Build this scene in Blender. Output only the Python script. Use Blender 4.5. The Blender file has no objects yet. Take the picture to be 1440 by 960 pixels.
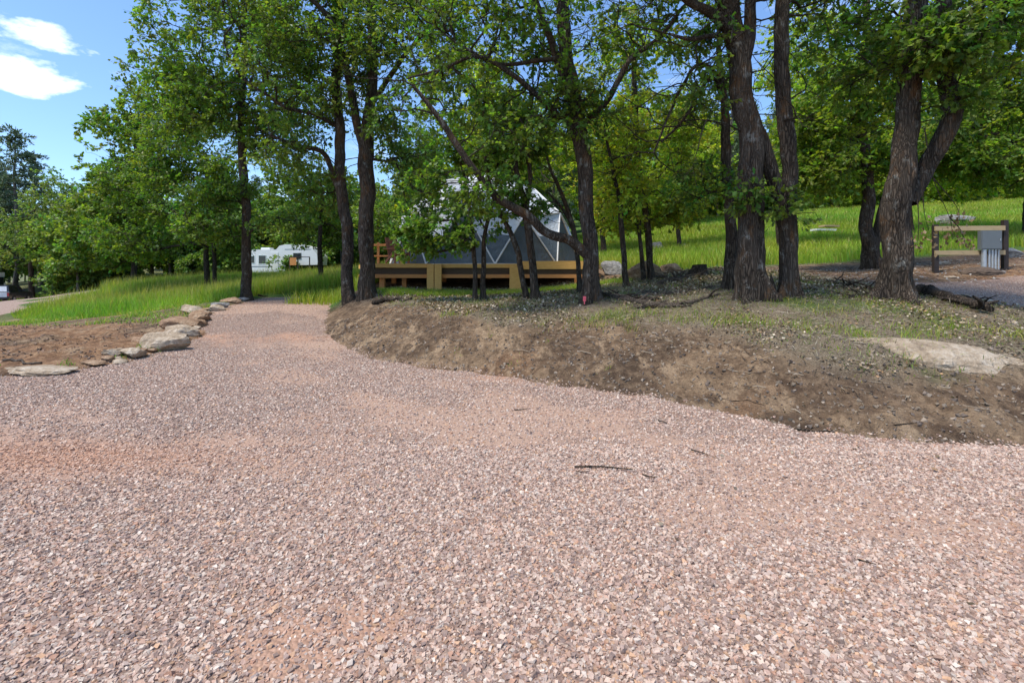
import bpy, math, random
import numpy as np
from mathutils import Vector
rng = np.random.default_rng(7)
SKY, SUN, SUNANG, EXPO = .145, 3.3, 8.0, .62
random.seed(7)
PI = math.pi
# ------------------------------------------------------------------ camera model
F = 700.0; HOR = 390.0; CX = 720.0; EYE = 1.55
def W(px, py, d):
    return np.array([(px-CX)/F*d, d, EYE-(py-HOR)/F*d])
# ------------------------------------------------------------------ noise
def _h(ix, iy, iz, s):
    n = (ix.astype(np.int64)*374761393 + iy.astype(np.int64)*668265263 + iz.astype(np.int64)*2147483647 + s*1274126177) & 0xffffffff
    n = ((n ^ (n >> 13))*1274126177) & 0xffffffff
    n = (n ^ (n >> 16)) & 0xffffffff
    return n/4294967295.0*2-1
def vn(x, y, z=None, s=0):
    x = np.asarray(x, float); y = np.asarray(y, float)
    z = np.zeros_like(x) if z is None else np.asarray(z, float)
    ix, iy, iz = np.floor(x), np.floor(y), np.floor(z)
    fx, fy, fz = x-ix, y-iy, z-iz
    fx, fy, fz = [f*f*(3-2*f) for f in (fx, fy, fz)]
    r = 0
    for a in (0, 1):
        for b in (0, 1):
            for c in (0, 1):
                r = r + _h(ix+a, iy+b, iz+c, s)*(fx if a else 1-fx)*(fy if b else 1-fy)*(fz if c else 1-fz)
    return r
def fbm(x, y, z=None, o=4, s=0):
    r = 0; a = 1; t = 0
    for k in range(o):
        r = r + a*vn(x*2**k, y*2**k, None if z is None else z*2**k, s+k*17); t += a; a *= .5
    return r/t
def sstep(a, b, x):
    t = np.clip((x-a)/(b-a), 0, 1); return t*t*(3-2*t)
# ------------------------------------------------------------------ terrain
GR = [(12,3.5),(7,4.2),(4.68,4.56),(3.6,4.66),(2.86,4.89),(2.48,5.4),(1.82,6.4),(.82,7.14),(-.22,7.86),(-1.49,8.7),(-2.38,9.27),(-3.5,10.6),
      (-4.4,12),(-5.3,14),(-6.2,17),(-6.7,19.5),(-7.0,21.5),(-10.4,21),(-9.8,18),(-9.3,15.5),(-8.2,13),(-7.5,12),(-7.05,10.5),(-7.04,9.3),(-7.4,8.35),(-8.1,7.86),(-12,7.5),(-30,7.4),(-30,-9),(12,-9)]
RD = [(-80,19),(-25.5,23.5),(-23,27),(-29,35),(-42,52),(-47,54),(-52,50),(-80,42)]
PADP = [(8.9,10.9),(11.5,11.4),(15,11.2),(15,8.0),(8.9,8.1),(8.6,9.0),(8.4,10)]
def sdf(poly, x, y):
    P = np.array(poly, float); n = len(P)
    d = np.full(x.shape, 1e9); ins = np.zeros(x.shape, bool)
    for i in range(n):
        a = P[i]; b = P[(i+1) % n]; e = b-a
        wx, wy = x-a[0], y-a[1]
        t = np.clip((wx*e[0]+wy*e[1])/(e@e), 0, 1)
        d = np.minimum(d, (wx-e[0]*t)**2+(wy-e[1]*t)**2)
        c = ((a[1] <= y) & (b[1] > y)) | ((b[1] <= y) & (a[1] > y))
        if abs(e[1]) > 1e-9:
            ins ^= c & (x < a[0]+(y-a[1])/e[1]*e[0])
    d = np.sqrt(d); return np.where(ins, -d, d)
CP = [(1440,500,6.2),(1300,470,6.9),(1200,468,7.0),(1065,460,7.6),(900,452,8.8),(760,445,9.8),(620,440,11),(520,438,12.3),(478,431,14.5),
 (490,421,15),(516,421,14.5),(666,425,12.5),(742,423,12.3),(832,427,10.5),(880,405,13),(915,397,14),(1030,408,10.8),
 (1065,426,9),(1108,418,9.2),(1225,380,14),(1262,423,8.5),(530,414,15.5),(616,412,16),(735,412,15.8),(815,405,15.5),(1320,386,12.4),(1408,381,12.4),
 (1440,440,8.2),(1440,405,11),(1300,408,10.5),(930,390,16),(870,380,19),(1000,378,17),(960,350,28),(950,330,36),(1150,372,17),(1160,330,30),(1150,300,42),
 (1400,340,20),(1430,300,32),(1430,285,42),(560,385,24),(690,380,26),(690,360,40),(480,400,24),(347,418,19),(452,402,24),(250,408,27),(350,402,28),(150,412,28),
 (200,440,20),(110,438,24),(300,425,19),(400,394,45),(200,395,50),(60,480,12.5),(0,512,9),(100,512,9),(200,470,13.5),(0,460,15.5),(0,445,24),(0,426,42),
 (20,423,46),(100,415,60),(30,400,90),(200,380,80),(400,375,80),(700,330,80),(1000,290,80),(1400,250,80)]
cp = np.array([W(*c) for c in CP] + [(-200,150,2),(-60,150,7),(0,150,25),(100,150,36),(220,150,40),(12,2,.3),(15,8,1.15),(30,10,2.4),(30,0,.8),(60,30,9),(200,20,20),
  (-20,5,-.1),(-40,20,-.6),(-60,60,-.6),(-200,20,-1),(-15,-9,0),(0,-9,0),(15,-9,0),(0,-60,0),(100,-60,0),(-100,-60,0),(0,230,32),(-200,230,8),(200,230,52)])
def _U(r2): return np.where(r2 > 1e-12, r2*np.log(np.maximum(r2, 1e-12)), 0)
_n = len(cp); _A = np.zeros((_n+3, _n+3))
_A[:_n,:_n] = _U(((cp[:,None,:2]-cp[None,:,:2])**2).sum(2)) + np.eye(_n)*.5
_A[:_n,_n] = 1; _A[:_n,_n+1:] = cp[:,:2]; _A[_n,:_n] = 1; _A[_n+1:,:_n] = cp[:,:2].T
_w = np.linalg.solve(_A, np.concatenate([cp[:,2], [0,0,0]]))
def tps(x, y):
    r = _w[_n]+_w[_n+1]*x+_w[_n+2]*y
    for i in range(_n): r = r+_w[i]*_U((x-cp[i,0])**2+(y-cp[i,1])**2)
    return r
def zg(x, y):
    return np.interp(y, [9.3,10.6,12,14,17,19,22], [0,.05,.17,.35,.58,.67,.72])
def edge_noise(x, y): return .12*vn(x*1.3, y*1.3, s=3)+.06*vn(x*4, y*4, s=4)+.04*vn(x*9, y*9, s=6)
def terrain(x, y):
    """returns ground z, gravel sdf, road sdf, pad sdf"""
    x = np.asarray(x, float); y = np.asarray(y, float)
    en = edge_noise(x, y)
    sg = sdf(GR, x, y)+en; sr = sdf(RD, x, y)+en*3; sp = sdf(PADP, x, y)+en
    T = tps(x, y)
    right = sstep(-5.5, -2.5, x)
    wb = .9+1.2*right
    t = np.clip(sg/wb, 0, 1); t = np.where(right > 0, t**.85, t); t = t*t*(3-2*t)
    G = zg(x, y)
    z = G+(T-G)*t
    bank = sstep(0, .3, sg)*(1-sstep(1.6, 2.6, sg))*right
    z = z+bank*(.13*fbm(x*.9, y*1.1, o=3, s=9)+.07*np.abs(vn(x*2.3+y*.6, y*.8, s=33))+.035*fbm(x*6, y*6, o=3, s=34)+.02*np.abs(vn(x*11, y*9, s=35)))
    loose = sstep(0, .6, sg)*sstep(-9, -6.5, -np.abs(x+14))*(1-sstep(13.5, 15.5, y))*(1-right)
    z = z+loose*(.13*fbm(x*2.2, y*2.2, o=4, s=21)+.03)
    z = z+sstep(.3, 2, sg)*.03*fbm(x*.9, y*.9, s=5)
    z = z+np.where(sg > 0, np.minimum(sg*.25, .035), 0)
    z = z-.06*sstep(0, .12, -sg)
    z = z-.07*sstep(-.25, .15, -sr)-.14*sstep(-.1, .2, -sp)
    return z, sg, sr, sp
def H(x, y): return float(terrain(np.array([x]), np.array([y]))[0][0])
def fines(a, b):
    """where sandy fines show through the stones"""
    f = fbm(a*.55+3, b*.55, s=91)+.18*fbm(a*3, b*3, s=92)
    for cx, cy, rx, ry, w in ((-4.1,4.3,1.5,.45,.75),(-.75,2.15,.7,.35,.6),(2.6,3.2,1.6,.35,.45),(-3.2,7.6,2.4,.6,.5),(-7,13,3,2.5,.35),(1.2,5.6,1.5,.4,.4),(-6,17,4,3,.5)):
        f = f+w*np.exp(-((a-cx+.3*(b-cy))/rx)**2-((b-cy)/ry)**2)
    for o in (-.85, .85):      # faint wheel tracks up the drive
        P = np.array([(3.6+o,.2),(2.0+o,3.2),(-.6+o,6.0),(-4.0+o,9.2),(-6.3+o,12),(-7.8+o*.9,15.5),(-8.6+o*.8,20)]); d = np.full(np.shape(a), 99.)
        for i in range(len(P)-1):
            e = P[i+1]-P[i]; t = np.clip(((a-P[i,0])*e[0]+(b-P[i,1])*e[1])/(e@e), 0, 1); d = np.minimum(d, np.hypot(a-P[i,0]-e[0]*t, b-P[i,1]-e[1]*t))
        f = f+(.26+.2*vn(a*.9, b*.9, s=93))*np.exp(-(d/.28)**2)
    return f
# ------------------------------------------------------------------ mesh helpers
COL = bpy.context.scene.collection
class G:
    def __init__(s): s.V = []; s.F = []; s.C = []; s.n = 0
    def add(s, V, F, mi=0, col=None, smooth=False):
        V = np.asarray(V, float).reshape(-1, 3)
        if len(V) == 0: return
        F = np.asarray(F, np.int64)
        s.V.append(V); s.F.append((F+s.n, mi, smooth)); s.n += len(V)
        c = np.ones((len(V), 4))
        if col is not None: c[:, :3] = col
        s.C.append(c)
    def box(s, a, b, mi=0, rot=None, org=None, col=None):
        x0,y0,z0 = a; x1,y1,z1 = b
        V = np.array([(x,y,z) for z in (z0,z1) for y in (y0,y1) for x in (x0,x1)], float)
        if rot is not None: V = V@np.array(rot).T
        if org is not None: V = V+np.array(org)
        s.add(V, [(0,2,3,1),(4,5,7,6),(0,1,5,4),(2,6,7,3),(0,4,6,2),(1,3,7,5)], mi, col)
    def prism(s, P, v, mi=0):
        """polygon P (n,3) extruded by v"""
        P = np.array(P, float); n = len(P); V = np.concatenate([P, P+np.array(v)])
        k = s.n
        s.add(V, [[i,(i+1)%n,n+(i+1)%n,n+i] for i in range(n)], mi)
        s.F.append((np.array([list(range(n))[::-1]])+k, mi, False)); s.F.append((np.array([list(range(n,2*n))])+k, mi, False))
    def tubes(s, P, R, S=6, mi=0, col=None, smooth=True, cap=False):
        P = np.asarray(P, float); R = np.asarray(R, float)
        if P.ndim == 2: P = P[None]; R = R[None]
        N, K, _ = P.shape
        if N == 0: return
        T = np.gradient(P, axis=1); T /= np.linalg.norm(T, axis=2, keepdims=True)+1e-9
        m = P[:,-1]-P[:,0]; m /= np.linalg.norm(m, axis=1, keepdims=True)+1e-9
        ref = np.where(np.abs(m[:,2:3]) > .8, np.array([[1.,.13,0]]), np.array([[.07,.1,1.]]))[:,None,:]
        u = ref-(ref*T).sum(2, keepdims=True)*T; u /= np.linalg.norm(u, axis=2, keepdims=True)+1e-9
        v = np.cross(T, u)
        a = np.arange(S)/S*2*PI
        V = P[:,:,None,:]+R[:,:,None,None]*(u[:,:,None,:]*np.cos(a)[None,None,:,None]+v[:,:,None,:]*np.sin(a)[None,None,:,None])
        idx = np.arange(N*K*S).reshape(N, K, S)
        A = idx[:,:-1]; B = idx[:,1:]
        Fq = np.stack([A, np.roll(A,-1,2), np.roll(B,-1,2), B], -1).reshape(-1, 4)
        c = None
        if col is not None: c = np.repeat(np.asarray(col).reshape(N,1,3), K*S, 1).reshape(-1,3)
        k = s.n
        s.add(V.reshape(-1,3), Fq, mi, c, smooth)
        if cap:
            s.F.append((idx[:,0,::-1].reshape(N,S)+k, mi, False)); s.F.append((idx[:,-1,:].reshape(N,S)+k, mi, False))
    def build(s, name, mats, parent=None, kind=None, label=None, cat=None, group=None, loc=None, off0=None):
        V = np.concatenate(s.V); C = np.concatenate(s.C)
        me = bpy.data.meshes.new(name)
        me.vertices.add(len(V)); 
        off = np.zeros(3) if loc is None else np.array(loc, float)
        if off0 is not None: off = np.array(off0, float)
        me.vertices.foreach_set('co', (V-off).astype(np.float32).ravel())
        nl = sum(f.size for f,_,_ in s.F); nf = sum(len(f) for f,_,_ in s.F)
        me.loops.add(nl); me.polygons.add(nf)
        me.loops.foreach_set('vertex_index', np.concatenate([f.ravel() for f,_,_ in s.F]).astype(np.int32))
        tot = np.concatenate([np.full(len(f), f.shape[1]) for f,_,_ in s.F])
        st = np.concatenate([[0], np.cumsum(tot)[:-1]])
        me.polygons.foreach_set('loop_start', st.astype(np.int32))
        me.polygons.foreach_set('material_index', np.concatenate([np.full(len(f), m) for f,m,_ in s.F]).astype(np.int32))
        me.polygons.foreach_set('use_smooth', np.concatenate([np.full(len(f), sm) for f,_,sm in s.F]).astype(bool))
        at = me.color_attributes.new('col', 'FLOAT_COLOR', 'POINT'); at.data.foreach_set('color', C.astype(np.float32).ravel())
        for m in (mats if isinstance(mats, (list, tuple)) else [mats]): me.materials.append(m)
        me.update(calc_edges=True)
        o = bpy.data.objects.new(name, me); COL.objects.link(o)
        if parent is not None: o.parent = parent
        if loc is not None: o.location = loc
        tag(o, label, cat, group, kind); return o
def tag(o, label=None, cat=None, group=None, kind=None):
    if label: o['label'] = label
    if cat: o['category'] = cat
    if group: o['group'] = group
    if kind: o['kind'] = kind
def empty(name, loc, label, cat, group=None, rz=0):
    o = bpy.data.objects.new(name, None); COL.objects.link(o); o.location = loc; o.rotation_euler = (0,0,rz)
    o.empty_display_size = .2; tag(o, label, cat, group); return o
def copy_tree(o, parent=None):
    c = o.copy(); COL.objects.link(c)
    if parent is not None: c.parent = parent
    for ch in o.children: copy_tree(ch, c)
    return c
# ------------------------------------------------------------------ materials
def mat(name):
    m = bpy.data.materials.new(name); m.use_nodes = True; nt = m.node_tree; nt.nodes.clear()
    out = nt.nodes.new('ShaderNodeOutputMaterial'); b = nt.nodes.new('ShaderNodeBsdfPrincipled'); nt.links.new(b.outputs[0], out.inputs[0])
    return m, nt, b, out
def N(nt, t, **k):
    n = nt.nodes.new(t)
    for a, v in k.items():
        if a.startswith('i_'):
            n.inputs[int(a[2:]) if a[2:].isdigit() else a[2:].replace('_', ' ')].default_value = v
        else: setattr(n, a, v)
    return n
def ramp(nt, src, stops, interp='LINEAR'):
    r = nt.nodes.new('ShaderNodeValToRGB'); r.color_ramp.interpolation = interp
    while len(r.color_ramp.elements) < len(stops): r.color_ramp.elements.new(.5)
    for e, (p, c) in zip(r.color_ramp.elements, stops):
        e.position = p; e.color = (*c, 1) if len(c) == 3 else c
    nt.links.new(src, r.inputs[0]); return r.outputs[0]
def coords(nt, scale=(1,1,1), kind='Object'):
    tc = N(nt, 'ShaderNodeTexCoord'); mp = N(nt, 'ShaderNodeMapping'); mp.inputs['Scale'].default_value = scale
    nt.links.new(tc.outputs[kind], mp.inputs[0]); return mp.outputs[0]
def noise(nt, vec, scale, detail=5, rough=.6):
    n = N(nt, 'ShaderNodeTexNoise'); n.inputs['Scale'].default_value = scale; n.inputs['Detail'].default_value = detail; n.inputs['Roughness'].default_value = rough
    if vec is not None: nt.links.new(vec, n.inputs['Vector'])
    return n.outputs[0]
def voro(nt, vec, scale, feature='F1', out=0):
    n = N(nt, 'ShaderNodeTexVoronoi', feature=feature); n.inputs['Scale'].default_value = scale
    if vec is not None: nt.links.new(vec, n.inputs['Vector'])
    return n.outputs[out]
def mix(nt, f, a, b, mode='MIX'):
    n = N(nt, 'ShaderNodeMix', data_type='RGBA', blend_type=mode)
    for s, v in ((n.inputs[0], f), (n.inputs[6], a), (n.inputs[7], b)):
        if hasattr(v, 'is_output'): nt.links.new(v, s)
        elif isinstance(v, (int, float)): s.default_value = v
        else: s.default_value = (*v, 1)
    return n.outputs[2]
def math_(nt, op, a, b=0.0):
    n = N(nt, 'ShaderNodeMath', operation=op)
    for s, v in ((n.inputs[0], a), (n.inputs[1], b)):
        if hasattr(v, 'is_output'): nt.links.new(v, s)
        else: s.default_value = v
    return n.outputs[0]
def bump(nt, b, h, dist=.01, strength=1.0):
    n = N(nt, 'ShaderNodeBump'); n.inputs['Distance'].default_value = dist; n.inputs['Strength'].default_value = strength
    nt.links.new(h, n.inputs['Height']); nt.links.new(n.outputs[0], b.inputs['Normal'])
def attr(nt, name='col'):
    return N(nt, 'ShaderNodeAttribute', attribute_name=name).outputs[0]
def plain(name, col, rough=.6, metal=0, var=.15, scale=8, bd=.0):
    m, nt, b, o = mat(name); v = coords(nt)
    n = noise(nt, v, scale)
    c = ramp(nt, n, [(.3, [x*(1-var) for x in col]), (.7, [min(1,x*(1+var)) for x in col])])
    nt.links.new(c, b.inputs['Base Color']); b.inputs['Roughness'].default_value = rough; b.inputs['Metallic'].default_value = metal
    if bd: bump(nt, b, noise(nt, v, scale*5), bd)
    return m
def leaf_mat(name, base, trans=.38, sat=1.0):
    m, nt, b, out = mat(name)
    a = attr(nt)
    c = mix(nt, 1.0, a, base, 'MULTIPLY')
    nt.links.new(c, b.inputs['Base Color']); b.inputs['Roughness'].default_value = .45; b.inputs['Specular IOR Level'].default_value = .35
    t = N(nt, 'ShaderNodeBsdfTranslucent')
    c2 = mix(nt, 1.0, c, (1.3, 1.5, .5), 'MULTIPLY')
    nt.links.new(c2, t.inputs[0])
    mx = N(nt, 'ShaderNodeMixShader'); mx.inputs[0].default_value = trans
    nt.links.new(b.outputs[0], mx.inputs[1]); nt.links.new(t.outputs[0], mx.inputs[2]); nt.links.new(mx.outputs[0], out.inputs[0])
    return m
def bark_mat(name, dark, light, lichen=None, sc=1.0):
    m, nt, b, out = mat(name)
    v = coords(nt, (1,1,.16))
    w = noise(nt, v, 5*sc, 3)
    n1 = noise(nt, v, 30*sc, 8, .75)
    wob = N(nt, 'ShaderNodeTexNoise'); wob.inputs['Scale'].default_value = 9*sc; wob.inputs['Detail'].default_value = 4; nt.links.new(v, wob.inputs['Vector'])
    vv = N(nt, 'ShaderNodeVectorMath', operation='MULTIPLY_ADD'); nt.links.new(wob.outputs[1], vv.inputs[0]); vv.inputs[1].default_value = (.09/sc,.09/sc,.16/sc); nt.links.new(v, vv.inputs[2])
    vo = voro(nt, vv.outputs[0], 27*sc, 'DISTANCE_TO_EDGE')
    ridge = ramp(nt, vo, [(0, (0,0,0)), (.22, (.8,.8,.8)), (.4, (1,1,1))])
    hgt = mix(nt, .5, ridge, n1)
    hgt = ramp(nt, hgt, [(.22, (0,0,0)), (.78, (1,1,1))])
    c = mix(nt, hgt, dark, light)
    c = mix(nt, ramp(nt, w, [(.4, (0,0,0)), (.7, (.5,.5,.5))]), c, [x*1.35 for x in light])
    if lichen:
        v2 = coords(nt, (1,1,.5)); ln = noise(nt, v2, 3.2, 6, .75)
        f = ramp(nt, ln, [(.53, (0,0,0)), (.66, (.7,.7,.7))])
        gr = ramp(nt, noise(nt, coords(nt, (1,1,.6)), 5.5, 6, .75), [(.56, (0,0,0)), (.66, (.7,.7,.7))])
        c = mix(nt, gr, c, (.30,.29,.25))
        c = mix(nt, f, c, lichen)
    nt.links.new(c, b.inputs['Base Color']); b.inputs['Roughness'].default_value = .9; b.inputs['Specular IOR Level'].default_value = .2
    bump(nt, b, hgt, .03, 1.0)
    return m
M = {}
M['bark'] = bark_mat('oak_bark', (.018,.012,.008), (.115,.086,.062), (.17,.082,.032))
M['bark_plain'] = bark_mat('brown_bark', (.012,.009,.006), (.095,.07,.05))
M['bark_grey'] = bark_mat('grey_bark', (.03,.026,.022), (.27,.23,.19), None)
M['branch'] = bark_mat('branch_bark', (.02,.015,.01), (.12,.09,.065), None, 2)
M['dead'] = bark_mat('dead_wood', (.05,.035,.025), (.24,.185,.14), None, 2)
M['leaf'] = leaf_mat('oak_leaf', (.145,.21,.038), .5)
M['leaf_light'] = leaf_mat('light_oak_leaf', (.32,.37,.05), .55)
M['leaf_far'] = leaf_mat('far_leaf', (.17,.235,.06), .46)
M['needle'] = leaf_mat('pine_needle', (.13,.17,.09), .15)
M['grass'] = leaf_mat('grass_blade', (.235,.345,.05), .45)
M['dryleaf'] = leaf_mat('dry_leaf', (1,1,1), .15)
# gravel sheet
def gravel_mat(name, dusty=.3, tint=(1,1,1)):
    m, nt, b, out = mat(name); v = coords(nt)
    pal = [(0,(.17,.10,.08)),(.14,(.40,.25,.19)),(.3,(.28,.20,.17)),(.45,(.52,.38,.30)),(.6,(.44,.27,.19)),(.75,(.60,.48,.39)),(.9,(.68,.58,.49)),(.97,(.46,.26,.16))]
    pal = [(p, [a*t for a, t in zip(c, tint)]) for p, c in pal]
    def layer(sc):
        n = N(nt, 'ShaderNodeTexVoronoi'); n.inputs['Scale'].default_value = sc; nt.links.new(v, n.inputs['Vector'])
        sep = N(nt, 'ShaderNodeSeparateColor'); nt.links.new(n.outputs['Color'], sep.inputs[0])
        return ramp(nt, sep.outputs[0], pal, 'CONSTANT'), n.outputs['Distance']
    c1, d1 = layer(52); c2, d2 = layer(95)
    c = mix(nt, ramp(nt, noise(nt, v, 9, 2), [(.42, (0,0,0)), (.55, (1,1,1))]), c1, c2)
    dk = ramp(nt, d1, [(.35, (1,1,1)), (.75, (.35,.33,.32))])  # shadowed gaps between stones painted in as dark cell rims
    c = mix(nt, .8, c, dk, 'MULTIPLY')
    c = mix(nt, 1.0, c, (.60,.57,.54), 'MULTIPLY')  # sheet colour darkened further to stand in for shadow beneath the loose stones
    fa = N(nt, 'ShaderNodeSeparateColor'); nt.links.new(attr(nt), fa.inputs[0])
    dust = ramp(nt, math_(nt, 'ADD', fa.outputs[0], math_(nt, 'MULTIPLY', math_(nt, 'SUBTRACT', noise(nt, v, 6, 6, .7), .5), .5)), [(.3, (0,0,0)), (.75, (.66,.66,.66))])
    c = mix(nt, dust, c, mix(nt, fa.outputs[1], (.46*tint[0],.29*tint[1],.195*tint[2]), (.48,.225,.11)))
    c = mix(nt, dusty, c, (.38,.255,.195))
    nt.links.new(c, b.inputs['Base Color']); b.inputs['Roughness'].default_value = .85
    bump(nt, b, math_(nt, 'MULTIPLY', math_(nt, 'SUBTRACT', 1.0, d1), 1.0), .012, .9)
    return m
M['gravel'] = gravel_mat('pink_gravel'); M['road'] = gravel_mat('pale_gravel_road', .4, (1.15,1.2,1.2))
def attrmat(name, rough=.8, bd=0, sc=60, mult=(1,1,1)):
    m, nt, b, out = mat(name); v = coords(nt)
    n = ramp(nt, noise(nt, v, sc, 4), [(.25, (.75,.75,.75)), (.75, (1.2,1.2,1.2))])
    c = mix(nt, 1, attr(nt), n, 'MULTIPLY'); c = mix(nt, 1, c, mult, 'MULTIPLY')
    nt.links.new(c, b.inputs['Base Color']); b.inputs['Roughness'].default_value = rough
    if bd: bump(nt, b, noise(nt, v, sc), bd)
    return m
M['stone'] = attrmat('gravel_stone', .75, .002, 120)
# ground: colour from attribute regions painted per terrain cover + procedural soil detail
def ground_mat():
    m, nt, b, out = mat('soil'); v = coords(nt)
    a = attr(nt)
    sep = N(nt, 'ShaderNodeSeparateColor'); nt.links.new(a, sep.inputs[0])   # r = grass cover, g = litter cover, b = clay
    n1 = noise(nt, v, 1.1, 8, .68); n2 = noise(nt, v, 7, 8, .7); n3 = noise(nt, v, 40, 6, .7)
    soil = ramp(nt, n1, [(.34,(.040,.027,.019)),(.46,(.095,.064,.043)),(.54,(.22,.155,.10)),(.64,(.42,.32,.215))])
    soil = mix(nt, .55, soil, ramp(nt, n2, [(.32,(.05,.034,.024)),(.5,(.16,.115,.078)),(.66,(.38,.29,.20))]))
    clay = ramp(nt, n2, [(.3,(.085,.048,.028)),(.48,(.26,.155,.09)),(.68,(.46,.31,.19))])
    soil = mix(nt, sep.outputs[2], soil, clay)
    soil = mix(nt, ramp(nt, noise(nt, coords(nt, (1.6,.7,1)), 1.9, 9, .72), [(.53,(0,0,0)),(.62,(.75,.75,.75))]), soil, (.40,.31,.215))
    soil = mix(nt, ramp(nt, noise(nt, coords(nt, (2.2,.6,1)), 2.6, 9, .75), [(.36,(.7,.7,.7)),(.46,(0,0,0))]), soil, (.05,.034,.024))
    soil = mix(nt, 1.0, soil, (1.06,.96,.86), 'MULTIPLY')
    soil = mix(nt, ramp(nt, n3, [(.35,(.5,.5,.5)),(.5,(0,0,0))]), soil, (.04,.028,.02))
    litter = ramp(nt, noise(nt, v, 55, 5, .8), [(.3,(.06,.042,.026)),(.46,(.17,.128,.085)),(.56,(.29,.23,.155)),(.7,(.44,.365,.26))])
    grass = ramp(nt, noise(nt, v, 30, 5, .8), [(.3,(.03,.06,.012)),(.5,(.07,.13,.025)),(.7,(.15,.22,.05))])
    c = mix(nt, sep.outputs[1], soil, litter); c = mix(nt, sep.outputs[0], c, grass)
    nt.links.new(c, b.inputs['Base Color']); b.inputs['Roughness'].default_value = .95; b.inputs['Specular IOR Level'].default_value = .2
    bump(nt, b, mix(nt, .5, n2, n3), .10, 1.0)
    return m
M['ground'] = ground_mat()
def rock_mat(name, c1, c2, c3):
    m, nt, b, out = mat(name); v = coords(nt)
    n1 = noise(nt, v, 2.3, 8, .7); n2 = noise(nt, v, 14, 8, .75)
    c = ramp(nt, mix(nt, .45, n1, n2), [(.36, c1), (.5, c2), (.62, c3)])
    nt.links.new(c, b.inputs['Base Color']); b.inputs['Roughness'].default_value = .85
    cr = ramp(nt, voro(nt, mix(nt, .12, coords(nt, (1,1,2.2)), N(nt, 'ShaderNodeTexNoise').outputs[1]), 3.1, 'DISTANCE_TO_EDGE'), [(0, (.22,.19,.16)), (.03, (1,1,1))])
    nt.links.new(mix(nt, .3, c, cr, 'MULTIPLY'), b.inputs['Base Color'])
    bump(nt, b, n2, .06, 1.0); return m
M['rock'] = rock_mat('pale_rock', (.18,.125,.08), (.44,.33,.22), (.63,.53,.41))
M['rock_tan'] = rock_mat('tan_rock', (.15,.085,.05), (.34,.205,.115), (.48,.34,.22))
M['rock_grey'] = rock_mat('grey_rock', (.10,.095,.09), (.25,.235,.22), (.42,.40,.37))
def wood_mat(name, c1, c2):
    m, nt, b, out = mat(name); v = coords(nt, (1,1,6), 'Object')
    n = noise(nt, coords(nt, (1.5,1.5,14)), 4, 6, .7)
    nt.links.new(ramp(nt, n, [(.3, c1), (.7, c2)]), b.inputs['Base Color']); b.inputs['Roughness'].default_value = .7
    bump(nt, b, n, .003, .6); return m
M['lumber'] = wood_mat('yellow_lumber', (.56,.28,.06), (.76,.44,.13))
M['cedar'] = wood_mat('orange_lumber', (.50,.19,.05), (.66,.29,.09))
M['railwood'] = wood_mat('tan_rail_wood', (.34,.24,.12), (.50,.37,.20))
M['redwood'] = wood_mat('red_stained_wood', (.24,.07,.03), (.36,.12,.05))
M['darkwood'] = wood_mat('dark_wood', (.018,.012,.010), (.045,.03,.024))
M['greybox'] = plain('grey_enamel', (.13,.145,.15), .45, .0, .06)
M['pipe'] = plain('grey_conduit', (.42,.43,.44), .4, .5)
M['white'] = plain('white_paint', (.78,.78,.76), .35, 0, .04)
M['dome_w'] = plain('white_canvas', (.60,.63,.66), .6, 0, .12, 1.6, .06)
M['dome_g'] = plain('grey_canvas', (.075,.095,.11), .6, 0, .3, 1.6, .06)
M['strap'] = plain('white_strap', (.6,.6,.59), .5, 0, .06)
M['black'] = plain('black_rubber', (.02,.02,.02), .6)
M['carblack'] = plain('black_car_paint', (.03,.034,.042), .2)
M['silver'] = plain('silver_paint', (.55,.57,.6), .3)
M['green'] = plain('green_paint', (.05,.16,.13), .4)
M['red'] = plain('red_lens', (.35,.02,.02), .3)
M['chrome'] = plain('chrome_trim', (.6,.6,.6), .2, .9)
def glass():
    m, nt, b, out = mat('dark_glass'); b.inputs['Base Color'].default_value = (.02,.025,.03,1); b.inputs['Roughness'].default_value = .08; return m
M['glass'] = glass()
M['dirtheap'] = plain('dark_soil', (.11,.075,.052), .95, 0, .4, 12, .03)
M['joist'] = wood_mat('dark_joist', (.05,.03,.014), (.11,.065,.03))
M['pink'] = plain('pink_tape', (.8,.12,.15), .5)
# ------------------------------------------------------------------ ground sheet
def warp(n, a, b, s):
    u = np.linspace(math.asinh(a/s), math.asinh(b/s), n); return np.sinh(u)*s
gx = warp(900, -210, 210, 3.2); gy = warp(760, -60-6, 230-6, 4.0)+6
X, Y = np.meshgrid(gx, gy)
Z, SG, SR, SP = terrain(X.ravel(), Y.ravel())
x, y = X.ravel(), Y.ravel()
NB = .5+.5*fbm(x*.8, y*.8, s=40)
right = sstep(-6.5, -4.5, x)
bankw = 1.5+.5*vn(x*.7, y*.7, s=50)
under = (y < 40) & (x > -6)
meadow = sstep(15.5, 17.5, y+vn(x*.4,y*.4,s=8))*np.where(x > -8, 1, 0)
mound = sstep(-.3, .3, y-np.interp(x, [-26,-17,-12,-10.2,-6,-4.5], [25,19.4,18.6,18.2,22.5,23]))*(x < 1)
deckm = (x > -5.3)&(x < 3.8)&(y > 15.9)&(y < 24)
meadow = meadow*(1-deckm)
litter = sstep(bankw-.2, bankw+.4, SG)*right*(1-sstep(14, 16.5, y))
padsoil = sstep(7.2, 8.5, x)*sstep(9, 10.5, y)*(1-sstep(15, 17, y))
litter = litter*(1-padsoil)
grass = np.clip(np.maximum(meadow, mound), 0, 1)
grass = grass*(1-.6*((x < -12)&(y > 34)))
litter = np.maximum(litter, .8*((x < -12)&(y > 34)))
grass = np.maximum(grass, .55*(x < -6)*sstep(15.5, 18.5, y+2*vn(x*.3,y*.3,s=2))*(NB > .42))
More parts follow.
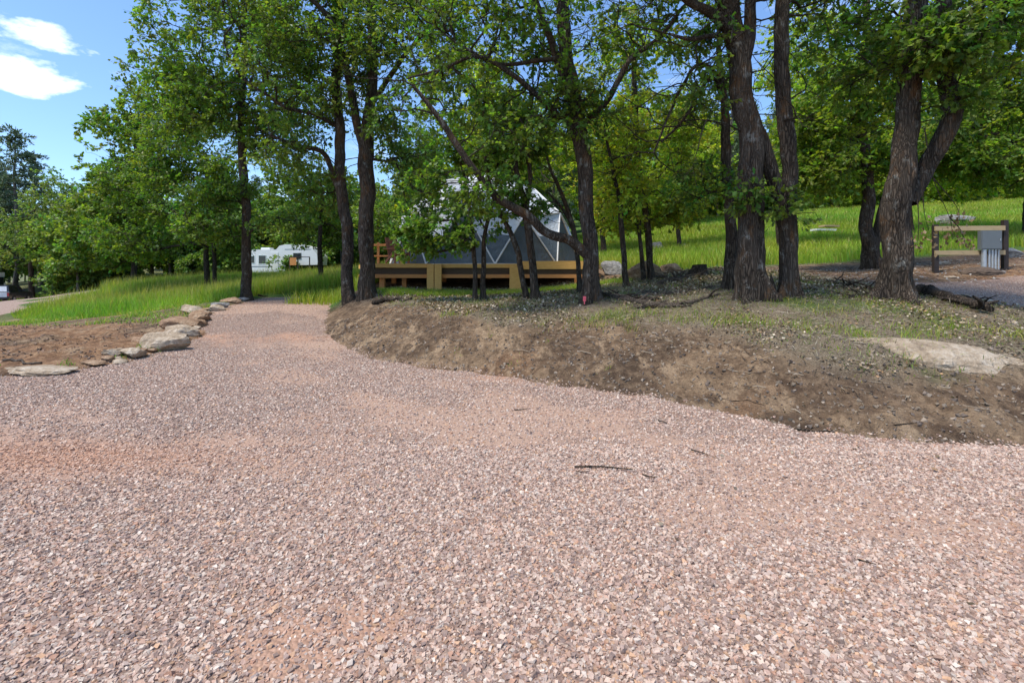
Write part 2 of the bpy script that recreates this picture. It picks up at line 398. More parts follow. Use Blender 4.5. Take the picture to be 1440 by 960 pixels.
grass = np.maximum(grass, litter*.7*sstep(.5, .72, NB))
grass_copy = grass*(1-.0)  # same values as the grass cover
clay = np.clip(((x < -6)*(y < 19))*sstep(-.05,.2,vn(x*.5,y*.5,s=71)+.4)*.9 + padsoil*.5+right*sstep(.2,.5,fbm(x*.5,y*.9,s=77))*.45, 0, 1)
g = G()
ny, nx = X.shape
idx = np.arange(nx*ny).reshape(ny, nx)
Fq = np.stack([idx[:-1,:-1], idx[:-1,1:], idx[1:,1:], idx[1:,:-1]], -1).reshape(-1,4)
g.add(np.stack([x, y, Z], 1), Fq, 0, np.stack([grass, litter, clay], 1), True)
g.build('ground', M['ground'], kind='structure')
def sheet(name, poly, zf, m, res, grow=.35, lift=0.0):
    P = np.array(poly); x0, y0 = P.min(0)-grow; x1, y1 = P.max(0)+grow
    xs = np.arange(x0, x1+res, res); ys = np.arange(y0, y1+res, res)
    XX, YY = np.meshgrid(xs, ys); a, b = XX.ravel(), YY.ravel()
    s = sdf(poly, a, b)
    zz = zf(a, b)
    id_ = np.arange(a.size).reshape(XX.shape)
    Q = np.stack([id_[:-1,:-1], id_[:-1,1:], id_[1:,1:], id_[1:,:-1]], -1).reshape(-1,4)
    Q = Q[(s[Q] < grow).all(1)]
    u, inv = np.unique(Q, return_inverse=True)
    fv = np.clip(fines(a, b)*1.3+.1, 0, 1); ov = np.clip(1.3*np.exp(-((a+4.1+.3*(b-4.3))/1.5)**2-((b-4.3)/.45)**2)+.7*np.exp(-((a+.75)/.8)**2-((b-2.15)/.4)**2)+.8*sstep(.1,.5,vn(a*.4+9,b*.5,s=94))*(b>6), 0, 1); q = G(); q.add(np.stack([a,b,zz],1)[u], inv.reshape(Q.shape), 0, np.stack([fv[u], ov[u], fv[u]],1), True)
    return q.build(name, m, kind='structure')
def zgr(a, b): return zg(a, b)+.012*fbm(a*1.4, b*1.4, s=61)+.02*vn(a*.35,b*.35,s=62)
sheet('gravel_driveway', [(max(-20,p[0]),max(-4,p[1])) for p in GR], zgr, M['gravel'], .12)
def zroad(a, b):
    return tps(a, b)-.03+0*a
sheet('gravel_road', RD, zroad, M['road'], .8, .8)
def zpad(a, b): return tps(a, b)+.055
sheet('gravel_pad', PADP, zpad, M['gravel'], .15)
# ------------------------------------------------------------------ loose gravel stones (uncountable)
PAL = np.array([(.37,.235,.18),(.25,.175,.15),(.50,.36,.28),(.42,.255,.18),(.55,.44,.355),(.61,.52,.43),(.50,.29,.16),(.17,.115,.095),(.42,.325,.275),(.53,.39,.30),(.36,.18,.11)])
PW = np.array([3,3,3,2.5,2.5,1.5,1.2,1.8,2.5,2.5,1]); PW /= PW.sum()
def rotm(n, tilt=PI):
    q = rng.normal(size=(n,4)); q /= np.linalg.norm(q, axis=1, keepdims=True)
    w,x_,y_,z_ = q.T
    return np.stack([1-2*(y_*y_+z_*z_),2*(x_*y_-z_*w),2*(x_*z_+y_*w),2*(x_*y_+z_*w),1-2*(x_*x_+z_*z_),2*(y_*z_-x_*w),2*(x_*z_-y_*w),2*(y_*z_+x_*w),1-2*(x_*x_+y_*y_)],1).reshape(n,3,3)
def view_pts(n, y0, y1, pw=1.0, half=1.08, pad=2.0):
    """random points in the ground wedge the photo covers, even in area"""
    yy = rng.uniform(y0, y1, n*2); k = rng.uniform(0, half*y1+pad, n*2) < half*yy+pad; yy = yy[k][:n]
    return rng.uniform(-1, 1, len(yy))*(half*yy+pad), yy
def stones(q, n, y0, y1, smin, smax, kind, poly=None):
    poly_ = GR if poly is None else poly
    a, b = (view_pts(n, y0, y1) if y0 < 9 else (rng.uniform(-11,-2,n), rng.uniform(y0,y1,n))) if poly is None else (rng.uniform(8.2,15,n), rng.uniform(8,11.5,n))
    s = sdf(poly_, a, b)+edge_noise(a, b)
    k = (s < .03+.05*rng.normal(size=len(a)))
    # thinner where fines cover the stones
    k &= rng.uniform(size=len(a)) > sstep(.2, .55, fines(a, b))*.6
    a, b = a[k], b[k]; n = len(a)
    sz = rng.uniform(smin, smax, n)*np.exp(rng.normal(0, .26, n)); sz = np.minimum(sz, .024)
    if kind == 'box':
        T = np.array([(x_,y_,z_) for z_ in (-1,1) for y_ in (-1,1) for x_ in (-1,1)], float)*.5
        Fc = np.array([(0,2,3,1),(4,5,7,6),(0,1,5,4),(2,6,7,3),(0,4,6,2),(1,3,7,5)])
    else:
        T = np.array([(1,0,0),(0,1,0),(-1,0,0),(0,-1,0),(0,0,1),(0,0,-1)], float)*.6
        Fc = np.array([(0,1,4),(1,2,4),(2,3,4),(3,0,4),(1,0,5),(2,1,5),(3,2,5),(0,3,5)])
    V = T[None]+rng.normal(0, .16, (n, len(T), 3))
    V = V*np.stack([np.ones(n), rng.uniform(.6,.95,n), rng.uniform(.35,.7,n)],1)[:,None,:]
    yaw = rng.uniform(0, 2*PI, n); tx = rng.normal(0,.33,n); ty = rng.normal(0,.33,n)
    cz,sz_ = np.cos(yaw),np.sin(yaw); Z0=np.zeros(n); O=np.ones(n)
    Rz = np.stack([cz,-sz_,Z0,sz_,cz,Z0,Z0,Z0,O],1).reshape(n,3,3)
    Rx = np.stack([O,Z0,Z0,Z0,np.cos(tx),-np.sin(tx),Z0,np.sin(tx),np.cos(tx)],1).reshape(n,3,3)
    Ry = np.stack([np.cos(ty),Z0,np.sin(ty),Z0,O,Z0,-np.sin(ty),Z0,np.cos(ty)],1).reshape(n,3,3)
    R = Rz@Rx@Ry
    V = np.einsum('nij,nkj->nki', R, V)*sz[:,None,None]
    base = np.stack([a, b, tps(a,b)+.055 if poly is not None else np.maximum(zgr(a,b), terrain(a,b)[0]*(s[k] > 0)-1*(s[k] <= 0))+sz*rng.uniform(-.05,.22,n)], 1)
    V = V+base[:,None,:]
    c = PAL[rng.choice(len(PAL), n, p=PW)]*rng.uniform(.75,1.15,(n,1))
    wd = np.array([.48,.325,.235]); c = c*.78+wd*.22
    ov = np.clip(1.0*np.exp(-((a+4.1+.3*(b-4.3))/1.6)**2-((b-4.3)/.5)**2), 0, 1)[:,None]*.5; c = c*(1-ov)+np.array([.44,.22,.12])*ov
    Fa = (Fc[None]+np.arange(n)[:,None,None]*len(T)).reshape(-1, Fc.shape[1])
    q.add(V.reshape(-1,3), Fa, 0, np.repeat(c, len(T), 0))
q = G()
stones(q, 250000, 1.2, 4.6, .007, .018, 'box')
stones(q, 275000, 4.4, 10.5, .009, .020, 'box')
stones(q, 110000, 9.8, 21, .015, .027, 'oct')
stones(q, 30000, 0, 0, .016, .028, 'oct', PADP)
q.build('gravel', M['stone'], kind='stuff', label='pinkish grey crushed gravel stones covering the driveway')
print('gravel', q.n)
# ------------------------------------------------------------------ trees
def norm(v): return v/(np.linalg.norm(v, axis=-1, keepdims=True)+1e-9)
_rs = [(.10,.16),(.27,.24),(.14,.40),(.36,.58),(.20,.70)]
LF_NEAR = (np.array([(0,0,0)]+[(x_,y_,-.10*x_/.3) for x_,y_ in _rs]+[(0,1,-.05)]+[(-x_,y_,-.10*x_/.3) for x_,y_ in _rs]), [np.array([(0,1,2,3,4,5,6)]), np.array([(0,6,11,10,9,8,7)])])
LF_MID = (np.array([(0,0,0),(.32,.55,-.1),(0,1,-.05),(-.32,.55,-.1)]), [np.array([(0,1,2),(0,2,3)])])
LF_FAR = (np.array([(0,0,0),(.38,.5,0),(0,1,-.05),(-.38,.5,0)]), [np.array([(0,1,2,3)])])
def leaves(q, P, D, size, lod, col, mi=0, droop=.35, nspread=.7):
    n = len(P)
    if n == 0: return
    T, Fs = {'near': LF_NEAR, 'mid': LF_MID, 'far': LF_FAR}[lod]
    L = norm(D+rng.normal(0,.55,(n,3))+np.array([0,0,-droop]))
    U = norm(np.array([[0,0,1.]])+rng.normal(0,nspread,(n,3)))
    S = norm(np.cross(L, U)); Nn = np.cross(S, L)
    V = P[:,None,:]+size[:,None,None]*(T[None,:,0:1]*S[:,None]+T[None,:,1:2]*L[:,None]+T[None,:,2:3]*Nn[:,None])
    k = q.n
    q.add(V.reshape(-1,3), np.zeros((0,3),int), mi, np.repeat(col, len(T), 0))
    for f in Fs:
        q.F.append(((f[None]+np.arange(n)[:,None,None]*len(T)).reshape(-1, f.shape[1])+k, mi, False))
def catmull(P, step):
    P = np.asarray(P, float); Q = np.concatenate([[2*P[0]-P[1]], P, [2*P[-1]-P[-2]]]); out = []
    for i in range(1, len(Q)-2):
        n = max(2, int(np.linalg.norm(Q[i+1,:3]-Q[i,:3])/step))
        t = (np.arange(n)/n)[:,None]
        a,b,c,d = Q[i-1],Q[i],Q[i+1],Q[i+2]
        out.append(.5*((2*b)+(-a+c)*t+(2*a-5*b+4*c-d)*t**2+(-a+3*b-3*c+d)*t**3))
    out.append(P[-1:]); return np.concatenate(out)
def trunk(q, P, R, base=True, S=36, amp=.07, step=.07):
    """a furrowed, slightly lumpy stem"""
    C = catmull(np.concatenate([P, R[:,None]], 1), step); P = C[:,:3]; R = np.maximum(C[:,3]*.79, .008)
    K = len(P); ss = np.cumsum(np.r_[0, np.linalg.norm(np.diff(P, axis=0), axis=1)]); o_ = rng.uniform(0,90)
    P = P+(np.stack([vn(ss*1.3+o_, 0*ss), vn(ss*1.3, 0*ss+o_), 0*ss],1)*np.minimum(R*.35, .06)[:,None]+np.stack([vn(ss*4+o_, 0*ss), vn(ss*4, 0*ss+o_), 0*ss],1)*.012)*np.minimum(ss/.5,1)[:,None]
    T = norm(np.gradient(P, axis=0)); ref = np.array([1,.1,0.]) if abs(T[K//2,2]) > .6 else np.array([.1,.1,1.])
    u = norm(ref-(T@ref)[:,None]*T); v = np.cross(T, u)
    a = np.arange(S)/S*2*PI
    ca, sa = np.cos(a), np.sin(a)
    s = np.cumsum(np.r_[0, np.linalg.norm(np.diff(P, axis=0), axis=1)])
    sd = rng.uniform(0, 50)
    circ = R[:,None]*2*PI
    fr = 1/.055/(2*PI)
    xx = ca[None]*R[:,None]*2*PI*fr+sd; yy = sa[None]*R[:,None]*2*PI*fr; zz = np.repeat(s[:,None]/.22, S, 1)
    rid = 1-np.abs(vn(xx, yy, zz*.8, 5))*2
    lump = vn(ca[None]*1.3+sd+0*s[:,None], sa[None]*1.3+0*s[:,None], zz*.35, 6)
    rad = R[:,None]*(1+.09*lump)+np.minimum(R[:,None]*amp*1.2, .016)*rid
    if base:
        root = np.clip(vn(ca[None]*2.2+sd+0*s[:,None], sa[None]*2.2+0*s[:,None], 0*zz, 8), -.3, 1)
        rad = rad*(1+np.exp(-np.maximum(s-.12,0)[:,None]/.26)*(.25+.95*root))
    V = P[:,None]+rad[:,:,None]*(u[:,None]*ca[None,:,None]+v[:,None]*sa[None,:,None])
    i = np.arange(K*S).reshape(K, S)
    A, B = i[:-1], i[1:]
    q.add(V.reshape(-1,3), np.stack([A, np.roll(A,-1,1), np.roll(B,-1,1), B], -1).reshape(-1,4), 0, None, True)
class Skel:
    def __init__(s): s.p = np.zeros((6000,3)); s.par = np.full(6000,-1); s.d = np.zeros(6000); s.fix = np.zeros(6000); s.n = 0; s.ch = []
    def node(s, p, par, fix=0):
        if s.n >= len(s.p)-1:
            s.p = np.concatenate([s.p, s.p*0]); s.par = np.concatenate([s.par, s.par*0-1]); s.d = np.concatenate([s.d, s.d*0]); s.fix = np.concatenate([s.fix, s.fix*0])
        i = s.n; s.p[i] = p; s.par[i] = par; s.fix[i] = fix
        s.d[i] = 0 if par < 0 else s.d[par]+np.linalg.norm(s.p[par]-s.p[i]); s.n += 1; return i
    def stem(s, P, R, minfrac=.3):
        C = catmull(np.concatenate([P, R[:,None]],1), .25); k = int(len(C)*minfrac); prev = -1
        for c in C[k:]:
            prev = s.node(c[:3], prev, max(c[3], .012)); s.d[prev] *= .35
    def grow(s, A, k=.45, jit=.16):
        S = s.p[:s.n]; dm = np.min(np.linalg.norm(A[:,None]-S[None], axis=2), 1) if len(A) < 4000 else np.zeros(len(A))
        for a in A[np.argsort(dm)]:
            d = np.linalg.norm(s.p[:s.n]-a, axis=1)
            c = d+k*s.d[:s.n]+.25*np.maximum(s.p[:s.n,2]-a[2], 0)
            i = int(np.argmin(c)); L = d[i]
            if L < .05: continue
            m = max(2, int(L/.28)); ch = [i]
            o = rng.normal(0, jit*L, 3); o2 = rng.normal(0, jit*L*.5, 3)
            st = s.p[i].copy(); prev = i
            for t in np.arange(1, m+1)/m:
                b = st+(a-st)*t+o*math.sin(PI*t)+o2*math.sin(2*PI*t)+np.array([0,0,.10*L*math.sin(PI*t)])
                prev = s.node(b, prev); ch.append(prev)
            s.ch.append(ch)
    def emit(s, q, rtip=.0065, pw=.46, S=5):
        w = np.zeros(s.n)
        for ch in s.ch: w[ch[-1]] += 1
        for i in range(s.n-1, -1, -1):
            if s.par[i] >= 0: w[s.par[i]] += w[i]
        thin = []; TR = []; thick = []; KR = []
        for ch in s.ch:
            P = s.p[ch]; r = rtip*np.maximum(w[ch], 1)**pw
            r[0] = r[1]
            if s.fix[ch[0]] > 0: r = np.minimum(r, s.fix[ch[0]]*.8)
            t = np.linspace(0, len(ch)-1, 8); ii = np.arange(len(ch))
            Pn = np.stack([np.interp(t, ii, P[:,j]) for j in range(3)], 1); Rn = np.interp(t, ii, r); Rn[-1] *= .6
            (thick if Rn[0] > .03 else thin).append(Pn); (KR if Rn[0] > .03 else TR).append(Rn)
        if thin: q.tubes(np.array(thin), np.array(TR), S, 1)
        if thick: q.tubes(np.array(thick), np.array(KR), 10, 1)
        return np.array([s.p[c[-1]] for c in s.ch]), np.array([norm(s.p[c[-1]]-s.p[c[-2]]) for c in s.ch])
def foliage(qt, ql, tips, dirs, lod, nt=5, per=7, tl=.38, size=.11, tone=(1,1,1), tw=True, droop=.35, var=.28, sat=.06):
    n = len(tips)
    T = np.repeat(tips, nt, 0); D = norm(np.repeat(dirs, nt, 0)*.6+rng.normal(0,.75,(n*nt,3))*np.array([1,1,.6]))
    L = tl*rng.uniform(.5,1.25,n*nt)
    M_ = T+D*L[:,None]*.5+rng.normal(0,.03,(n*nt,3)); E_ = T+D*L[:,None]+np.array([0,0,-.03])
    if tw: qt.tubes(np.stack([T,M_,E_],1), np.tile([.004,.003,.0018],(n*nt,1)), 3, 1)
    t = rng.uniform(.25, 1.05, (n*nt*per)); t = np.minimum(t, 1)
    a = np.repeat(T,per,0); b = np.repeat(E_,per,0)
    P = a+(b-a)*t[:,None]+rng.normal(0,.025,(len(t),3))
    cl = np.repeat(np.repeat(rng.normal(1,.16,n), nt)*rng.normal(1,.08,n*nt), per)
    lv = rng.normal(1, var*.6, len(t))
    f = np.clip(cl*lv, .45, 1.9)
    hue = rng.normal(0, sat, len(t))+np.repeat(rng.normal(0,sat,n),nt*per)
    c = np.stack([f*(1+hue*2.2), f, f*(1-hue)],1)*np.array(tone)
    leaves(ql, P, np.repeat(D,per,0), size*rng.uniform(.65,1.25,len(t)), lod, np.clip(c,0.02,3), 0, droop)
def blob(c, r, n, gap=.0, seed=0):
    n = int(n*.85)
    """attractor points in an ellipsoid, clumped"""
    out = []
    c = np.array(c); r = np.array(r)
    while sum(map(len, out)) < n:
        v = norm(rng.normal(size=(n*3,3)))*rng.uniform(0,1,(n*3,1))**.42
        p = c+v*r
        k = vn(p[:,0]*.75, p[:,1]*.75, p[:,2]*1.0, 31+seed) > gap+rng.normal(0,.12,len(p))
        out.append(p[k])
    return np.concatenate(out)[:n]
def E(px, py, d, wpx, hpx, dr, n):
    c = W(px, py, d); return (c, (wpx/F*d, dr, hpx/F*d), n)
def tree(label, stems, d, ells, lod='mid', size=.11, per=7, nt=5, tone=(1,1,1), leaf='leaf', bark='bark', group=None, name='oak_tree', bare=0, gap=-.1, cat='tree',
         S=34, rtip=.0065, minfrac=.3, tl=.38, kk=.45, droop=.35, zmin=None):
    qt = G(); ql = G(); sk = Skel(); base = None
    for st in stems:
        pts = []; rr = []
        for p in st:
            dd = d+(p[3] if len(p) > 3 else 0)
            pts.append(W(p[0], p[1], dd)); rr.append(p[2]*.5/F*dd)
        pts = np.array(pts); rr = np.array(rr); isb = st[0][1] > 360 and (len(st[0]) < 5)
        if isb:
            z0 = H(pts[0,0], pts[0,1]); pts[0,2] = z0-.12
            if base is None: base = np.array([pts[0,0], pts[0,1], z0])
        trunk(qt, pts, rr, isb, S if rr.max() > .1 else 16)
        sk.stem(pts, rr, minfrac if isb else .1)
    if base is None: base = np.array([pts[0,0], pts[0,1], H(pts[0,0], pts[0,1])])
    A = np.concatenate([blob(c, r, n, gap, k) for k, (c, r, n) in enumerate(ells)])
    A = A[A[:,2] > (base[2]+.9 if zmin is None else base[2]+zmin)]
    A = A[np.abs(A[:,1]) > 1.5]
    sk.grow(A, kk)
    tips, dirs = sk.emit(qt, rtip)
    if bare:
        j = rng.choice(sk.n, bare); B0 = sk.p[j]; dr_ = norm(rng.normal(size=(bare,3))*np.array([1,1,.5])); L = rng.uniform(.3,1.1,bare)[:,None]
        B1 = B0+dr_*L*.5+rng.normal(0,.06,(bare,3)); B2 = B0+dr_*L+rng.normal(0,.08,(bare,3))-np.array([0,0,.08])
        qt.tubes(np.stack([B0,B1,B2],1), np.tile([.008,.005,.002],(bare,1)), 4, 1)
        nb = max(6, bare//5); w_ = np.where((sk.fix[:sk.n] > 0)&(sk.p[:sk.n,2] > base[2]+2.6))[0]; w_ = w_ if len(w_) else np.arange(sk.n); j = rng.choice(w_, nb); P_ = [sk.p[j]]; d_ = norm(rng.normal(size=(nb,3))*np.array([1,.7,.35])+np.array([0,0,.25])); L = rng.uniform(.12,.36,nb)[:,None]
        for _ in range(8): P_.append(P_[-1]+d_*L); d_ = norm(d_+rng.normal(0,.33,(nb,3))+np.array([0,0,-.03]))
        Pb = np.stack(P_, 1); qt.tubes(Pb, np.linspace(.016,.003,9)[None]*rng.uniform(.6,1.3,(nb,1)), 5, 1)
        for q_ in range(3):
            k_ = rng.integers(2, 8, nb); S0 = Pb[np.arange(nb), k_]; e_ = norm(rng.normal(size=(nb,3))*np.array([1,1,.6]))*rng.uniform(.2,.7,nb)[:,None]
            qt.tubes(np.stack([S0, S0+e_*.5+rng.normal(0,.05,(nb,3)), S0+e_],1), np.tile([.006,.004,.002],(nb,1)), 4, 1)
    foliage(qt, ql, tips, dirs, lod, nt, per, tl, size, tone, True, droop)
    root = empty(name, base, label, cat, group)
    qt.build('trunk', [M[bark], M['branch']], root, off0=base)
    ql.build('crown', M[leaf], root, off0=base)
    print(label[:40], len(tips), ql.n)
    return root
NEARC = (.95,1,.9)
# big double oak right of centre
tree('tall two-stemmed oak with orange flecked bark and leafy shoots on its stems', [
  [(1066,428,50),(1061,380,46),(1058,300,42),(1054,220,40),(1046,140,37),(1038,90,36),(1025,30,32),(1018,-60,28,-.4),(1005,-200,20,-.8)],
  [(1109,418,30),(1109,370,29),(1104,300,27),(1108,240,25),(1100,170,25),(1099,100,24),(1103,0,22),(1112,-110,17,.4)],
  [(1048,160,20,0,1),(1066,190,24,0,1),(1080,235,24,0,1),(1096,285,24,.05,1),(1104,330,22,.1,1)],
  [(1040,105,22,0,1),(1052,60,20,-.1,1),(1056,0,18,-.2,1),(1062,-90,13,-.4,1)],
  [(1028,45,20,0,1),(1000,18,17,-.3,1),(968,2,14,-.6,1),(930,-30,11,-1,1)],
  [(1040,70,10,0,1),(1012,50,9,-.3,1),(970,55,7,-.5,1),(940,48,4,-.6,1)],
 ], 9.1, [E(1010,-130,8.6,150,90,2.2,170),E(1120,-150,9.6,140,110,2.2,150),E(920,-60,8.4,110,70,1.6,70),E(960,30,8.6,70,30,.9,26),E(1170,30,9.4,70,60,1.2,40),
         E(1055,250,8.85,28,36,.25,16),E(1110,285,8.9,34,30,.25,16),E(1010,110,8.8,50,40,.8,16)], 'near', .108, 6, 4, NEARC, bare=160, S=56, minfrac=.42, tl=.34, zmin=1.2)
# right foreground oak with fork
tree('thick oak with grey lichen patched bark forking to the right, beside the fallen log', [
  [(1258,426,48),(1260,370,42),(1262,320,41),(1266,260,42),(1270,210,36),(1278,130,34),(1286,70,31),(1292,0,28),(1300,-110,22,.3)],
  [(1278,285,24,0,1),(1300,245,28,0,1),(1322,200,28,-.1,1),(1334,150,27,-.15,1),(1328,90,24,-.2,1),(1322,20,20,-.3,1),(1330,-90,15,-.5,1)],
  [(1290,90,16,0,1),(1330,50,13,-.3,1),(1380,20,10,-.7,1),(1440,-10,7,-1,1)],
 ], 8.5, [E(1290,-100,8.6,170,100,2.2,230),E(1390,20,7.6,90,60,1.2,110),E(1230,70,8.9,80,60,1.2,90),E(1330,60,7.9,60,40,.9,50),E(1470,60,8,50,60,1,35),E(1350,120,8,50,35,.7,20)], 'near', .115, 7, 4, NEARC, bare=100, S=52, minfrac=.45, tl=.34, zmin=1.6)
# centre big oak with long left limb
tree('oak with pink tape at its foot and one long limb reaching left across the dome', [
  [(832,428,28),(831,380,27),(829,320,25),(824,260,25),(815,200,26),(806,130,26),(798,70,23),(790,0,20),(784,-110,14)],
  [(826,358,20,-.05,1),(800,338,17,-.2,1),(770,328,15,-.3,1),(742,304,15,-.4,1),(700,278,13,-.5,1),(668,240,12,-.6,1),(645,205,11,-.7,1),(612,160,9,-.8,1),(580,120,6,-.9,1)],
  [(806,140,14,0,1),(775,60,12,-.2,1),(752,0,10,-.4,1),(735,-80,8,-.6,1)],
  [(812,190,12,0,1),(770,150,10,-.3,1),(720,105,9,-.5,1),(670,80,7,-.7,1),(620,98,5,-.8,1),(575,110,3,-.9,1)],
  [(815,180,10,0,1),(855,140,10,-.2,1),(885,85,9,-.4,1),(925,55,7,-.6,1),(965,5,5,-.8,1)],
  [(800,80,9,0,1),(760,85,8,-.3,1),(700,90,6,-.6,1),(640,60,4,-.8,1)],
 ], 10.5, [E(790,-90,10.5,170,90,2.4,230),E(815,120,10.2,50,90,.8,110),E(700,30,10.2,110,60,1.8,120),E(715,180,10,60,60,1.0,70),E(690,270,10,55,32,.6,40),E(620,130,10,70,70,1.2,70),E(900,40,10,70,60,1.4,60),E(620,20,10.2,80,60,1.6,60)],
  'near', .108, 6, 4, NEARC, bare=220, S=40, minfrac=.4, tl=.36, zmin=1.5)
# left pair by the driveway
tree('leaning oak nearest the driveway edge, left of its thicker neighbour', [
  [(492,424,21),(487,370,19),(486,310,19),(480,250,18),(478,190,17),(472,120,15),(478,60,13),(470,-30,10)],
  [(483,280,10,0,1),(470,250,9,-.1,1),(455,215,8,-.2,1),(420,205,6,-.5,1),(380,190,4,-.7,1)],
  [(478,180,8,0,1),(440,160,7,-.4,1),(400,150,6,-.8,1),(340,110,4,-1.1,1)],
 ], 15, [E(440,110,14.5,100,85,2.4,300),E(400,200,14.5,60,40,1.2,70),E(470,-30,15,140,70,2.6,160),E(380,30,14.5,90,60,2,140),E(450,270,14.7,50,30,.8,45)], 'mid', .11, 7, 5, bare=140, minfrac=.4)
tree('straight thick oak trunk at the left end of the deck', [
  [(516,424,27),(517,370,25),(516,300,25),(515,220,26),(518,170,20),(524,90,16),(520,0,13),(524,-60,9)],
  [(514,220,14,0,1),(502,170,14,-.1,1),(490,110,12,-.2,1),(470,40,10,-.4,1),(430,-10,8,-.7,1)],
  [(520,150,9,0,1),(560,90,8,-.4,1),(610,30,6,-.8,1),(650,-20,4,-1,1)],
 ], 14.5, [E(560,50,14,110,80,2.4,300),E(520,-60,14.5,140,60,2.6,140),E(570,190,14,50,70,1.2,110),E(590,280,14.2,34,30,.5,30),E(460,40,14,70,70,1.6,110)], 'mid', .11, 7, 5, bare=120, minfrac=.4)
tree('oak with a single straight trunk behind the stone edging, grass at its foot', [
  [(347,420,17),(347,370,15),(345,300,14),(341,220,13),(338,150,10),(345,80,8),(340,0,5)],
  [(345,322,5,0,1),(315,312,4,-.4,1),(275,322,2,-.8,1)],[(345,330,4,0,1),(370,316,3,-.2,1),(395,318,2,-.4,1)]
 ], 19, [E(330,60,19,110,90,3.4,480),E(300,170,18.5,90,70,2.6,300),E(380,160,19,70,60,2,160),E(250,110,18.5,60,60,2,160),E(340,-50,19,130,50,3,140),E(310,290,18.5,70,40,1.5,120),E(395,318,18.8,46,22,1.2,70),E(300,325,18.5,40,22,1.2,60)], 'mid', .13, 7, 5, bare=60, minfrac=.3, tone=(1,1.05,.95))
# saplings in front of the deck
def sapling(label, stems, d, ells, **k): return tree(label, stems, d, ells, 'near', .12, 7, 4, (.95,1.05,.95), bare=14, S=16, minfrac=.35, tl=.26, name='oak_sapling', zmin=.75, group='slim oaks in front of the deck', **k)
sapling('thinnest sapling, left one of the twin poles in front of the deck', [[(667,427,8),(667,370,8),(664,320,6),(655,260,5),(640,200,3)]], 12.5, [E(620,325,12.3,44,26,.5,48),E(615,262,12.4,46,34,.6,34),E(590,350,12.5,34,12,.3,16),E(655,250,12.4,30,40,.5,24),E(580,325,12.4,34,34,.5,60),E(640,330,12.3,40,22,.4,40),E(640,205,12.4,40,30,.5,26)])
sapling('slim sapling, right one of the twin poles in front of the deck', [[(680,426,8),(679,370,8),(684,320,7),(692,285,6),(700,230,4)],[(684,325,4,0,1),(668,300,3,0,1),(650,290,2,-.1,1)]], 12.6, [E(705,240,12.5,34,36,.6,34),E(655,300,12.5,30,20,.4,18),E(700,330,12.6,16,12,.2,5)])
sapling('slim oak leaning left in front of the deck', [[(743,426,10),(732,370,10),(722,335,9),(705,300,7),(690,262,5),(680,210,4)]], 12.2, [E(690,220,12,44,34,.6,40),E(715,275,11.9,30,26,.4,26),E(700,290,12,24,24,.3,12),E(760,300,12,24,20,.3,10)])
sapling('slim oak forking into a Y under the long limb', [[(754,426,15),(748,370,13),(742,320,13),(738,285,12),(728,250,9),(720,190,6),(715,130,4)],[(740,290,9,0,1),(745,255,8,0,1),(742,200,6,.1,1),(750,130,4,.1,1)]], 12.0, [E(735,165,11.8,55,50,.9,60),E(745,80,11.8,50,40,.9,35)])
sapling('thin bent oak stem close behind the pink taped oak', [[(817,404,8),(812,370,8),(806,320,8),(790,275,7),(775,240,5),(760,190,3)],[(808,330,6,0,1),(795,300,5,0,1),(770,270,3,0,1)]], 12.8, [E(770,230,12.6,34,34,.6,30),E(765,290,12.6,26,18,.4,10)])
# trees right of the centre
tree('thin dark leaning oak between the taped oak and the rock pile', [[(882,406,9),(877,350,9),(872,290,8),(862,240,6),(850,180,4)]], 13, [E(860,200,13,50,50,1,70),E(890,280,13,40,30,.8,36)], 'mid', .12, 7, 5, leaf='leaf_light', bare=20, minfrac=.4)
tree('twin stemmed oak growing out of the rock pile, yellow green crown', [[(917,397,11),(912,340,11),(903,270,11),(895,190,10),(891,110,8),(888,30,6)],[(906,398,8),(900,340,7),(898,290,7),(890,240,5)]], 14.5,
  [E(900,200,14.5,80,70,1.6,210),E(940,290,14.5,50,40,1.2,90),E(870,290,14.6,40,40,1,70),E(890,60,14,80,50,1.6,70)], 'mid', .125, 7, 5, leaf='leaf_light', bare=60, minfrac=.35)
tree('dark slender oak just left of the two-stemmed oak', [[(1031,409,21),(1029,350,19),(1024,280,17),(1020,210,16),(1018,140,12),(1010,60,8),(1014,-40,5)],[(1022,160,7,0,1),(1000,110,6,-.2,1),(960,170,5,-.5,1),(930,200,4,-.6,1)],[(1022,120,7,0,1),(985,90,6,-.2,1),(955,130,5,-.5,1),(920,215,3,-.6,1)]], 10.8,
  [E(985,255,10.7,44,34,.8,46),E(990,130,10.6,40,50,.9,30),E(1020,-40,10.8,120,60,2,90)], 'near', .105, 6, 4, NEARC, bare=150, S=28, minfrac=.3, tl=.32)
tree('dark oak with a side stem, standing at the meadow edge left of the utility panel', [[(1226,384,24),(1222,330,21),(1219,260,18),(1214,190,17),(1212,110,14),(1218,30,11),(1222,-60,8)],[(1226,370,15),(1240,300,13),(1252,262,11),(1262,200,9)]], 14,
  [E(1190,140,14,90,60,1.8,260),E(1170,245,13.8,70,30,1.2,120),E(1240,30,14,110,60,2.2,190),E(1140,200,14,50,50,1.2,90),E(1240,230,14,40,30,.8,50)], 'mid', .13, 7, 5, tone=(1.3,1.25,.95), bare=90, minfrac=.3)
